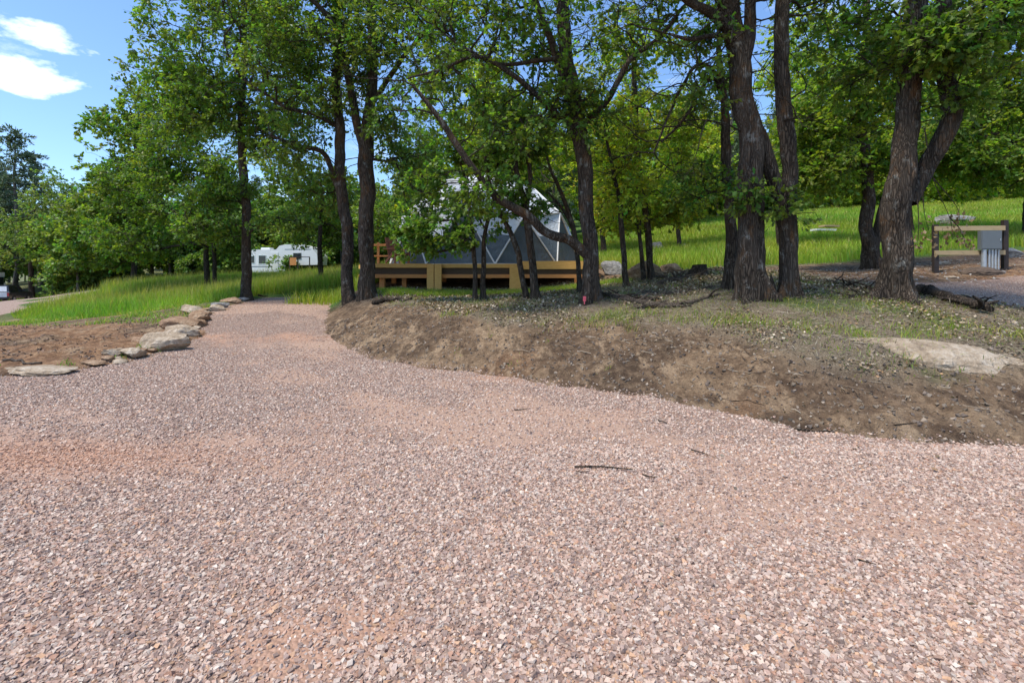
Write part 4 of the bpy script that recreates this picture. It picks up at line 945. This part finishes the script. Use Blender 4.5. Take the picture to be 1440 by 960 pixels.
stick('longest brown branch on the ground between the two big oaks', [(862,420),(905,428),(960,430),(1010,417)], .055, 'dead', sub=12)
stick('reddish broken limb in front of the longest brown branch', [(892,434),(930,433),(972,432)], .045, 'dead', sub=6)
stick('dark branch lying right against the pink taped oak', [(850,418),(880,422),(925,424)], .06, 'bark_plain', sub=12)
stick('thin branch across the litter behind the longest brown branch', [(905,412),(950,414),(1000,405)], .03, 'dead', sub=12)
stick('dead limb sloping down from the old stump', [(925,402),(955,394),(982,388)], .07, 'dead', sub=8)
stick('pale crossed limb on top of the rock pile', [(900,386),(935,392),(960,399)], .07, 'dead', sub=10)
stick('bark slab lying in front of the deck post on the left', [(524,428),(550,425),(578,423)], .07, 'bark_plain', 'fallen_log', 'log', sub=2)
stick('charred looking short log at the edge of the bare dirt', [(118,446),(135,445),(160,441)], .09, 'bark_plain', 'fallen_log', 'log')
stick('dark stick in the short grass right of the single trunked oak', [(362,416),(376,419)], .05, 'bark_plain', 'stick', 'stick')
stick('thin root sticking across the bare dirt on the left', [(4,508),(30,511),(60,512)], .03, 'dead', 'stick', 'stick')
# stump
p = at_ray(983, 388, 8); q = G(); P = np.array([(0,0,-.15),(0,0,.1),(.02,0,.25),(.02,0,.33)])+p
trunk(q, P, np.array([.30,.24,.21,.20]), True, 30, .15, .05)
st = q.build('tree_stump', [M['bark_plain']], label='weathered tree stump among the rocks in front of the meadow', cat='stump')
q = G(); a = np.arange(20)/20*2*PI; q.add(np.concatenate([[P[-1]-np.array([0,0,.01])], P[-1]+np.stack([np.cos(a)*.2*(1+.1*np.sin(3*a)), np.sin(a)*.2, 0*a-.01],1)]), [(0,i+1,(i+1)%20+1) for i in range(20)])
q.build('cut_face', M['dead'], st)
# broken shards between the two stems
p = at_ray(1096, 419, 6); q = G()
for dx, h_, l_ in ((-.08,.42,-.05),(.02,.52,.1),(.1,.38,.12),(-.15,.25,-.1),(.05,.3,.0)):
    q.tubes(np.array([(dx,.0,-.05),(dx+l_*.4,.03,h_*.5),(dx+l_,.05,h_)])+p, [.06,.045,.01], 7, 0)
q.build('broken_stump', M['bark_plain'], label='dark splintered stump between the stems of the two-stemmed oak', cat='stump')
# ------------------------------------------------------------------ deck
ZT = 1.985
root = empty('wooden_deck', (-.9, 20, 1.0), 'raised yellow timber deck on thick posts carrying the dome', 'deck')
DB = np.array(root.location)
def dpart(q, name, m, par=root, **k): return q.build(name, M[m], par, off0=DB, **k)
poly = [(-4.5,15.7),(-2.55,16.2),(.2,16.2),(2.5,15.8),(3.1,17.6),(3.1,22),(1,24.5),(-3,24.5),(-5.5,22),(-5.5,18)]
# decking boards, 14 cm wide with gaps, clipped to the polygon
def xspan(y_):
    xs = []
    for i in range(len(poly)):
        (ax_,ay_),(bx_,by_) = poly[i], poly[(i+1)%len(poly)]
        if (ay_ <= y_) != (by_ <= y_): xs.append(ax_+(y_-ay_)/(by_-ay_)*(bx_-ax_))
    return sorted(xs)
q = G()
for y_ in np.arange(16.3, 24.4, .145):
    xs = xspan(y_)
    if len(xs) >= 2: q.box((xs[0],y_-.066,ZT-.035),(xs[-1],y_+.066,ZT+rng.uniform(-.001,.002)))
dpart(q, 'deck_boards', 'lumber')
def board(a_, b_, z0, z1, th=.045, off=0.0):
    a_ = np.array(a_, float); b_ = np.array(b_, float); t = norm(b_-a_); n_ = np.array([t[1], -t[0]])
    P = [a_+n_*off, b_+n_*off, b_+n_*(off+th), a_+n_*(off+th)]
    qq = G(); qq.prism([(p_[0],p_[1],z0) for p_ in P], (0,0,z1-z0)); return qq
for i in range(len(poly)):
    A_, B_ = np.array(poly[i]), np.array(poly[(i+1)%len(poly)]); t = norm(B_-A_)*.02
    top = .26 if i == 2 else .13
    dpart(board(A_+t, B_-t, ZT-(.17 if i == 2 else .125), ZT+(.09 if i == 2 else .008), .045, .0), 'fascia_board', 'lumber')
    dpart(board(A_+t, B_-t, ZT-.33, ZT-(.175 if i == 2 else .13), .04, -.10), 'rim_joist', 'joist')
    dpart(board(A_+t, B_-t, ZT-.455, ZT-.335, .05, -.01), 'lower_rail', 'cedar')
for px_, y_, w_ in [(-2.62,16.13,.22),(-2.38,16.14,.22),(.10,16.14,.36),(-4.2,16.05,.16),(-3.6,16.6,.14),(2.2,16.3,.3),(-4.4,18.5,.16),(2.6,19,.16),(-.9,19.5,.16),(-4.4,21.5,.16),(2.6,22,.16),(-2.6,19,.16),(.6,22,.16)]:
    qq = G(); zz = H(px_, y_)-.1; top_ = ZT-.005 if y_ > 16.12 and y_ < 16.145 else ZT-.46
    f_ = .17 if y_ < 16.15 and y_ > 16.1 else .0
    qq.box((px_-w_/2, y_-f_-.0, zz), (px_+w_/2, y_-f_+.16, top_)); dpart(qq, 'post', 'lumber' if f_ else 'cedar')
for px_ in (-2.5, .1):
    qq = G(); zz = H(px_, 16); qq.box((px_-.3, 15.85, zz-.1), (px_+.3, 16.3, zz+.04)); dpart(qq, 'footing', 'rock' if 0 else 'pipe')
# rail post and step rail at the left end
qq = G(); qq.box((-3.72,16.5,ZT+.003),(-3.58,16.64,ZT+.52)); dpart(qq, 'rail_post', 'lumber')
# reddish chair on the deck
cr = empty('garden_chair', (-3.95,17.1,ZT+.003), 'reddish brown slatted wooden chair on the left end of the deck', 'chair', rz=.9)
def cp_(name, boxes, m='redwood'):
    qq = G()
    for a_, b_, rx_ in boxes:
        c_, s_ = math.cos(rx_), math.sin(rx_); mid = (np.array(a_)+np.array(b_))/2; h_ = (np.array(b_)-np.array(a_))/2
        qq.box(-h_, h_, 0, [[1,0,0],[0,c_,-s_],[0,s_,c_]], mid)
    qq.build(name, M[m], cr)
cp_('seat', [((-.26,-.25+.09*i,.32-.012*i),(.26,-.18+.09*i,.345-.012*i),0) for i in range(6)])
cp_('backrest', [((-.26+.105*i,.2,.2),(-.17+.105*i,.225,.95),-.32) for i in range(5)]+[((-.28,.24,.62),(.28,.26,.68),-.32)])
for s_ in (-1,1):
    cp_('leg', [((s_*.29-.02,-.3,0),(s_*.29+.02,-.22,.52),0)]); cp_('leg', [((s_*.29-.02,.0,-.02),(s_*.29+.02,.08,.48),.9)])
    cp_('armrest', [((s_*.3-.06,-.34,.52),(s_*.3+.06,.3,.545),0)])
# far handrail by the steps
hr = empty('handrail', (-4.9,19.6,ZT), 'orange brown timber handrail at the back left of the deck', 'railing')
qq = G(); qq.box((-1.0,0,.80),(1.4,.09,.89)); qq.build('top_rail', M['cedar'], hr)
for dx in (-.4,.9):
    qq = G(); qq.box((dx-.045,.092,.003),(dx+.045,.18,.95)); qq.build('post', M['cedar'], hr)
qq = G(); qq.box((-1.0,0,.38),(1.4,.04,.44)); qq.build('mid_rail', M['cedar'], hr)
# ------------------------------------------------------------------ dome tent
V0, F0 = ico(2); R0 = 3.85; keep = [f for f in F0 if V0[f][:,2].min() > -.01]
dc = np.array([-1.1, 20.3, ZT+.004]); an = math.radians(8); ca, sa = math.cos(an), math.sin(an)
DV = np.stack([V0[:,0]*ca-V0[:,1]*sa, V0[:,0]*sa+V0[:,1]*ca, V0[:,2]],1)*np.array([R0,R0,R0*.98])
dr = empty('dome_tent', dc, 'white and grey geodesic dome tent standing on the deck', 'tent')
def panel(f, inset=0.0, sub=6, sag=.0):
    a_, b_, c_ = DV[f[0]], DV[f[1]], DV[f[2]]; P = []; Id = {}
    for i in range(sub+1):
        for j in range(sub+1-i):
            u_, v_ = i/sub, j/sub; w_ = 1-u_-v_; p_ = a_*u_+b_*v_+c_*w_; n_ = norm(p_); Id[(i,j)] = len(P)
            P.append(p_+n_*(-sag*27*u_*v_*w_)+n_*.02*float(vn(np.array([p_[0]*1.5]),np.array([p_[1]*1.5]),np.array([p_[2]*1.5]))[0])*(27*u_*v_*w_))
    T_ = []
    for i in range(sub):
        for j in range(sub-i):
            T_.append((Id[(i,j)],Id[(i+1,j)],Id[(i,j+1)]))
            if j < sub-i-1: T_.append((Id[(i+1,j)],Id[(i+1,j+1)],Id[(i,j+1)]))
    return np.array(P), np.array(T_)
qw, qg = G(), G()
for f_ in keep:
    cz_ = DV[f_][:,2].mean()/R0; P_, T_ = panel(f_, sub=12, sag=.05)
    low = DV[f_][:,2].min() < .1; up = (DV[f_][:,2] < .1).sum() == 2
    sm_ = P_[T_][:,:,2].mean(1) < (99 if up else 1.0)
    if low: qg.add(P_, T_[sm_], 0, None, True)
    if (~sm_).any() or not low:
        qx = G(); T2 = T_[~sm_] if low else T_; u_, iv_ = np.unique(T2, return_inverse=True); qx.add(P_[u_], iv_.reshape(T2.shape), 0, None, True); qx.build('roof_panel', M['dome_w'], dr)
qg.build('skirt_panels', M['dome_g'], dr)
ed_ = set()
for f_ in keep:
    for i in range(3): ed_.add(tuple(sorted((f_[i], f_[(i+1)%3]))))
qs = G()
for a_, b_ in ed_:
    A_, B_ = DV[a_], DV[b_]; C_ = (A_+B_)/2*1.004; qs.tubes(np.array([A_*1.005, C_, B_*1.005]), [.028]*3, 8, 0)
qs.build('frame', M['strap'], dr)
# clear window panel on the front left
f_ = min(keep, key=lambda f: abs(DV[f][:,2].mean()-1.9)+np.linalg.norm(DV[f].mean(0)[:2]-np.array([-.9,-3.1])))
P_, T_ = panel(f_, sag=.05); mid = DV[f_].mean(0); P_ = mid+(P_-mid)*.78+norm(mid)*.06
q = G(); q.add(P_, T_, 0, None, True); q.build('window', M['white'], dr)
# ------------------------------------------------------------------ trailer
tz = H(-21, 46)
tr = empty('travel_trailer', (-21.2, 46, tz), 'white travel trailer with dark windows standing behind the tall grass', 'trailer')
q = G(); prof = [(-3.4,.6),(-3.4,2.55),(-3.2,2.75),(-.6,2.75),(-.3,3.1),(.2,3.22),(1.8,3.22),(2.7,2.95),(3.3,2.1),(3.2,1.35),(1.3,1.3),(.9,.6)]
q.prism([(a_,0,b_) for a_, b_ in prof], (0,2.4,0)); q.build('body', M['white'], tr)
for x0,x1,z0,z1 in ((-2.2,-1.55,1.45,2.2),(-3.15,-2.6,1.5,2.15),(-.0,.0,0,0),(1.0,1.7,1.9,2.4)):
    if x1-x0 < .1: continue
    q = G(); q.box((x0-.05,-.02,z0-.05),(x1+.05,-.001,z1+.05)); w_ = q.build('window', M['chrome'], tr)
    q = G(); q.box((x0,-.03,z0),(x1,-.021,z1)); q.build('pane', M['glass'], w_)
q = G(); q.box((-1.05,-.03,.7),(-.4,-.002,2.5)); dd_ = q.build('door', M['white'], tr)
q = G(); q.box((-.98,-.05,1.5),(-.92,-.031,1.6)); q.build('handle', M['black'], dd_)
q = G(); q.box((-3.3,-.012,1.15),(.9,-.002,1.22)); q.box((.2,-.012,2.75),(2.6,-.002,2.8)); q.build('stripe', M['greybox'], tr)
for x_ in (-1.6,-.7):
    q = G(); q.tubes(np.array([(x_,.0,.32),(x_,.25,.32)]), [.34,.34], 20, 0, None, True, True); q.build('wheel', M['black'], tr)
q = G(); q.box((-2.4,.8,2.755),(-1.6,1.6,2.98)); q.build('air_conditioner', M['white'], tr)
q = G(); q.tubes(np.array([(2.6,1.2,-.2),(2.6,1.2,1.3)]), [.05,.05], 8); q.build('landing_leg', M['greybox'], tr)
bs = empty('display_board', (-19.6, 44.6, H(-19.6,44.6)), 'small brown wooden board on legs in front of the white trailer', 'board')
q = G(); q.box((-.3,-.03,1.25),(.28,0,1.95)); q.build('panel', M['cedar'], bs); q = G(); q.box((-.34,-.04,1.955),(1.5,.02,2.02)); q.build('beam', M['darkwood'], bs)
for x_ in (-.34,.4,1.45):
    q = G(); q.box((x_-.04,.003,-.1),(x_+.04,.07,1.95)); q.build('leg', M['darkwood'], bs)
# ------------------------------------------------------------------ parked car
cx_, cy_ = -45.6, 44.0; cz_ = tps(np.array([cx_]), np.array([cy_]))[0]
car = empty('parked_car', (cx_, cy_, cz_-.02), 'boxy dark car with a pale tailgate parked on the gravel road', 'car', rz=math.radians(24))
q = G(); q.prism([(-.88,y_,z_) for y_, z_ in [(0,.42),(.02,.95),(.1,1.0),(2.9,1.0),(4.2,.92),(4.3,.75),(4.3,.4),(3.9,.38),(3.75,.62),(3.3,.66),(3.05,.38),(1.25,.36),(1.1,.64),(.6,.66),(.4,.38)]], (1.76,0,0)); q.build('body', M['carblack'], car)
q = G(); Vc = [(-.82,.12,1.0),(.82,.12,1.0),(.82,2.95,1.0),(-.82,2.95,1.0),(-.68,.32,1.58),(.68,.32,1.58),(.68,2.25,1.58),(-.68,2.25,1.58)]
q.add(Vc, [(0,3,2,1),(4,5,6,7),(0,1,5,4),(1,2,6,5),(2,3,7,6),(3,0,4,7)]); q.build('cabin', M['carblack'], car)
def quad(name, P, m, par=car, push=(0,0,0)):
    q = G(); P = np.array(P)+np.array(push); n_ = norm(np.cross(P[1]-P[0], P[2]-P[0])); q.prism(P, n_*.012); return q.build(name, M[m], par)
sx = lambda z_: .82-(z_-1.0)/.58*.14
for y0,y1,y2,y3 in ((.35,1.0,1.0,.42),(1.08,1.8,1.8,1.08),(1.88,2.72,2.2,1.88)):
    for sgn in (1,-1):
        P = [(sgn*(sx(1.05)),y0,1.05),(sgn*sx(1.05),y1,1.05),(sgn*sx(1.5),y2,1.5),(sgn*sx(1.5),y3,1.5)]
        quad('side_window', P if sgn > 0 else P[::-1], 'glass')
quad('rear_window', [(-.66,.13,1.04),(.66,.13,1.04),(.58,.29,1.5),(-.58,.29,1.5)], 'silver')  # sky reflection on the glass painted in as flat silver
q = G(); q.box((-.72,-.03,.55),(.72,-.004,.96)); tg = q.build('tailgate', M['silver'], car)
q = G(); q.box((-.2,-.05,.66),(.2,-.031,.78)); q.build('number_plate', M['white'], tg)
for s_ in (-1,1):
    q = G(); q.box((s_*.8-.07,-.04,.62),(s_*.8+.07,-.002,.92)); q.build('tail_light', M['red'], car)
q = G(); q.box((-.86,-.12,.4),(.86,-.035,.54)); q.build('bumper', M['black'], car)
for s_ in (-1,1):
    for y_ in (.85,3.52):
        q = G(); q.tubes(np.array([(s_*.72,y_,.33),(s_*.9,y_,.33)]), [.33,.33], 22, 0, None, True, True); wh = q.build('wheel', M['black'], car)
        q = G(); q.tubes(np.array([(s_*.86,y_,.33),(s_*.908,y_,.33)]), [.19,.18], 16, 0, None, False, True); q.build('rim', M['silver'], wh)
    q = G(); q.box((s_*.95-.09,2.45,1.05),(s_*.95+.09,2.55,1.2)); q.build('mirror', M['carblack'], car)
    q = G(); q.tubes(np.array([(s_*.55,.5,1.62),(s_*.55,2.1,1.62)]), [.018,.018], 6); q.build('roof_rail', M['black'], car)
# ------------------------------------------------------------------ bus behind the car
bx, by = -54.6, 50.0
bz = tps(np.array([bx]), np.array([by]))[0]
bus = empty('parked_bus', (bx, by, bz-.02), 'white roofed green bus cut off by the left frame edge', 'bus', rz=0)
q = G(); q.box((-7,0,.5),(1.3,2.4,1.9)); q.build('body', M['green'], bus)
q = G(); q.prism([(x_,y_,1.905) for x_, y_ in ((-7,0),(1.3,0),(1.3,2.4),(-7,2.4))], (0,0,.35)); q.box((-7,0,2.85),(1.2,2.4,3.35)); q.box((-7,.03,2.25),(1.15,2.37,2.85)); q.build('upper_body', M['white'], bus)
for i in range(7):
    q = G(); q.box((-6.8+i*1.1,-.0,2.28),(-5.85+i*1.1,.028,2.82)); q.build('window', M['glass'], bus)
q = G(); q.box((1.155,.2,2.0),(1.31,2.2,2.84)); q.build('windscreen', M['glass'], bus)
for x_ in (-5.5,.2):
    q = G(); q.tubes(np.array([(x_,-.02,.48),(x_,.3,.48)]), [.48,.48], 22, 0, None, True, True); q.build('wheel', M['black'], bus)
q = G(); q.box((1.62,-.3,1.55),(1.9,-.15,2.1)); q.tubes(np.array([(1.31,-.0,1.8),(1.65,-.2,1.8)]), [.03,.03], 6); q.build('mirror', M['black'], bus)
# ------------------------------------------------------------------ utility stand
u = W(1364, 385, 12.4); uz = H(u[0], u[1])
us = empty('utility_stand', (u[0], u[1], uz), 'grey electrical panel on two rails between dark posts at the meadow edge', 'utility stand', rz=-.10)
for x_, hh_ in ((-.80,1.17),(.79,1.27)):
    q = G(); q.box((x_-.052,-.05,-.2),(x_+.052,.05,hh_)); q.build('post', M['darkwood'], us)
for z0, z1 in ((1.01,1.125),(.41,.52)):
    q = G(); q.box((-.86,-.092,z0),(.735,-.053,z1)); q.build('rail', M['railwood'], us)
q = G(); q.box((.10,-.20,.535),(.57,-.096,.995)); bx_ = q.build('electrical_panel', M['greybox'], us)
q = G(); q.box((.12,-.213,.555),(.55,-.202,.975)); q.build('panel_door', M['greybox'], bx_)
q = G(); q.box((.515,-.226,.74),(.53,-.214,.80)); q.build('latch', M['pipe'], bx_)
for x_, r_ in ((.20,.055),(.32,.026),(.39,.026),(.46,.026),(.53,.02)):
    q = G(); q.tubes(np.array([(x_,-.15,-.1),(x_,-.15,.30),(x_,-.15,.533)]), [r_]*3, 12); q.build('conduit', M['pipe'], us)
rock('low heap of dark soil around the conduits of the utility stand', (u[0]+.1, u[1]-.2, H(u[0]+.1,u[1]-.2)-.05), (.5,.32,.19), 0, 'dirtheap', 9, cuts=0, name='soil_heap', cat='soil heap')
# planks in the meadow
for (px,py,w_), lb, m_ in (((1166,326,24),'tan timber plank lying across the slope in the meadow grass','railwood'),((1158,332,32),'bleached pale plank lying just below the tan one','white')):
    p = at_ray(px, py+2, 10); s = p[1]/F
    q = G(); q.box((-w_*.5*s,-.25,-.05),(w_*.5*s,.25,.06), 0, [[.98,-.17,0],[.17,.98,0],[0,0,1]], p+np.array([0,0,.42])); q.build('timber_plank', M[m_], label=lb, cat='plank')
# pink tape and the dead bough as parts of their oaks
for o in list(COL.objects):
    if o.get('label','').startswith('oak with pink tape'):
        b_ = np.array(o.location); p = W(822, 418, 10.2); p[1] = b_[1]-.30; q = G(); q.box(p-[.03,.012,.08], p+[.03,.012,.02]); q.box(p-[.012,.02,.14], p+[.006,-.0,.0]); q.build('marking_tape', M['pink'], o, off0=b_)
    if o.get('label','').startswith('thick oak with grey lichen'):
        b_ = np.array(o.location); q = G(); ql = G()
        for pts in ([(1300,180),(1312,250),(1335,305),(1340,335)],[(1296,250),(1300,300),(1308,330)],[(1312,250),(1345,290),(1350,312)],[(1335,305),(1352,325),(1356,340)],[(1290,270),(1292,320),(1290,345)]):
            P = np.array([W(a_, c_, 8.2) for a_, c_ in pts]); q.tubes(catmull(P,.1), np.linspace(.010,.003,len(catmull(P,.1))), 5)
            for e in (P[-1], (P[-1]+P[-2])/2, P[-1]+rng.normal(0,.08,3)):
                n = 9; leaves(ql, e+rng.normal(0,.06,(n,3)), rng.normal(0,.5,(n,3))+np.array([0,0,-.8]), rng.uniform(.05,.09,n), 'mid', np.array([.25,.165,.08])*rng.uniform(.6,1.3,(n,1)), 0, .4)
        bo = q.build('dead_bough', M['branch'], o, off0=b_); ql.build('dead_leaves', M['dryleaf'], bo, off0=b_)
# ------------------------------------------------------------------ camera, sky, sun
sc = bpy.context.scene
cam = bpy.data.cameras.new('camera'); co = bpy.data.objects.new('camera', cam); COL.objects.link(co)
co.location = (0, 0, EYE); co.rotation_euler = (math.radians(90), 0, 0)
cam.sensor_width = 36; cam.lens = F/1440*36; cam.shift_y = -(480-HOR)/1440; cam.clip_end = 2000; cam.clip_start = .05
sc.camera = co
SUN_EL, SUN_AZ = math.radians(64), math.radians(238)     # azimuth clockwise from +Y
w = bpy.data.worlds.new('World'); sc.world = w; w.use_nodes = True; nt = w.node_tree; nt.nodes.clear()
out = nt.nodes.new('ShaderNodeOutputWorld'); bg = nt.nodes.new('ShaderNodeBackground'); sky = nt.nodes.new('ShaderNodeTexSky')
sky.sky_type = 'NISHITA'; sky.sun_disc = False; sky.sun_elevation = SUN_EL; sky.sun_rotation = SUN_AZ; sky.air_density = 1.0; sky.dust_density = .6; sky.ozone_density = 1.6
tc = N(nt, 'ShaderNodeTexCoord'); sep = N(nt, 'ShaderNodeSeparateXYZ'); nt.links.new(tc.outputs['Generated'], sep.inputs[0])
azn = N(nt, 'ShaderNodeMath', operation='ARCTAN2'); nt.links.new(sep.outputs[0], azn.inputs[0]); nt.links.new(sep.outputs[1], azn.inputs[1])
eln = N(nt, 'ShaderNodeMath', operation='ARCSINE'); nt.links.new(sep.outputs[2], eln.inputs[0])
cmb = N(nt, 'ShaderNodeCombineXYZ'); nt.links.new(azn.outputs[0], cmb.inputs[0]); nt.links.new(math_(nt, 'MULTIPLY', eln.outputs[0], 2.2), cmb.inputs[1])
def cloud(px, py, wpx, hpx, nz):
    az = math.atan2(px-CX, F); el = math.atan2(HOR-py, math.hypot(F, px-CX))
    k = math.cos(az)
    sx = wpx/F*k*k; sy = hpx/F*k
    dx = math_(nt, 'DIVIDE', math_(nt, 'SUBTRACT', azn.outputs[0], az), sx); dy = math_(nt, 'DIVIDE', math_(nt, 'SUBTRACT', eln.outputs[0], el), sy)
    dyf = math_(nt, 'MULTIPLY', dy, 1.0)
    r = math_(nt, 'ADD', math_(nt, 'MULTIPLY', dx, dx), math_(nt, 'MULTIPLY', dyf, dyf))
    return math_(nt, 'SUBTRACT', math_(nt, 'SUBTRACT', 1.0, r), math_(nt, 'MULTIPLY', math_(nt, 'SUBTRACT', nz, .5), -6.5))
nz = noise(nt, cmb.outputs[0], 11, 9, .58)
m1 = cloud(55, 48, 84, 17, nz); m2 = cloud(32, 104, 88, 23, nz); m3 = cloud(-260, 60, 140, 40, nz); m4 = cloud(1700, 120, 200, 40, nz)
mm = math_(nt, 'MAXIMUM', math_(nt, 'MAXIMUM', m1, m2), math_(nt, 'MAXIMUM', m3, m4))
mm = math_(nt, 'MULTIPLY', mm, .6)
f = ramp(nt, mm, [(.0, (0,0,0)), (.5, (.45,.45,.45)), (1.0, (1,1,1))])
wisp = ramp(nt, noise(nt, cmb.outputs[0], 5, 10, .7), [(.55, (0,0,0)), (.8, (.35,.35,.35))])
f = math_(nt, 'MAXIMUM', f, wisp)
skc = mix(nt, 1.0, sky.outputs[0], (.84, 1.0, 1.18), 'MULTIPLY')
c = mix(nt, f, skc, (10.5, 10.7, 11.2))
nt.links.new(c, bg.inputs[0]); bg.inputs[1].default_value = SKY; nt.links.new(bg.outputs[0], out.inputs[0])
sl = bpy.data.lights.new('sun', 'SUN'); sl.energy = SUN; sl.angle = math.radians(SUNANG); sl.color = (1,.94,.84)
so = bpy.data.objects.new('sun', sl); COL.objects.link(so)
dv = Vector((math.sin(SUN_AZ)*math.cos(SUN_EL), math.cos(SUN_AZ)*math.cos(SUN_EL), math.sin(SUN_EL)))
so.rotation_euler = dv.to_track_quat('Z', 'Y').to_euler(); so.location = (0, -5, 30)
sc.view_settings.view_transform = 'Standard'; sc.view_settings.look = 'None'; sc.view_settings.gamma = 1; sc.view_settings.use_curve_mapping = False
sc.view_settings.exposure = EXPO
sc.cycles.max_bounces = 6; sc.cycles.diffuse_bounces = 3; sc.cycles.glossy_bounces = 2; sc.cycles.transmission_bounces = 3; sc.cycles.transparent_max_bounces = 4
sc.cycles.use_denoising = True
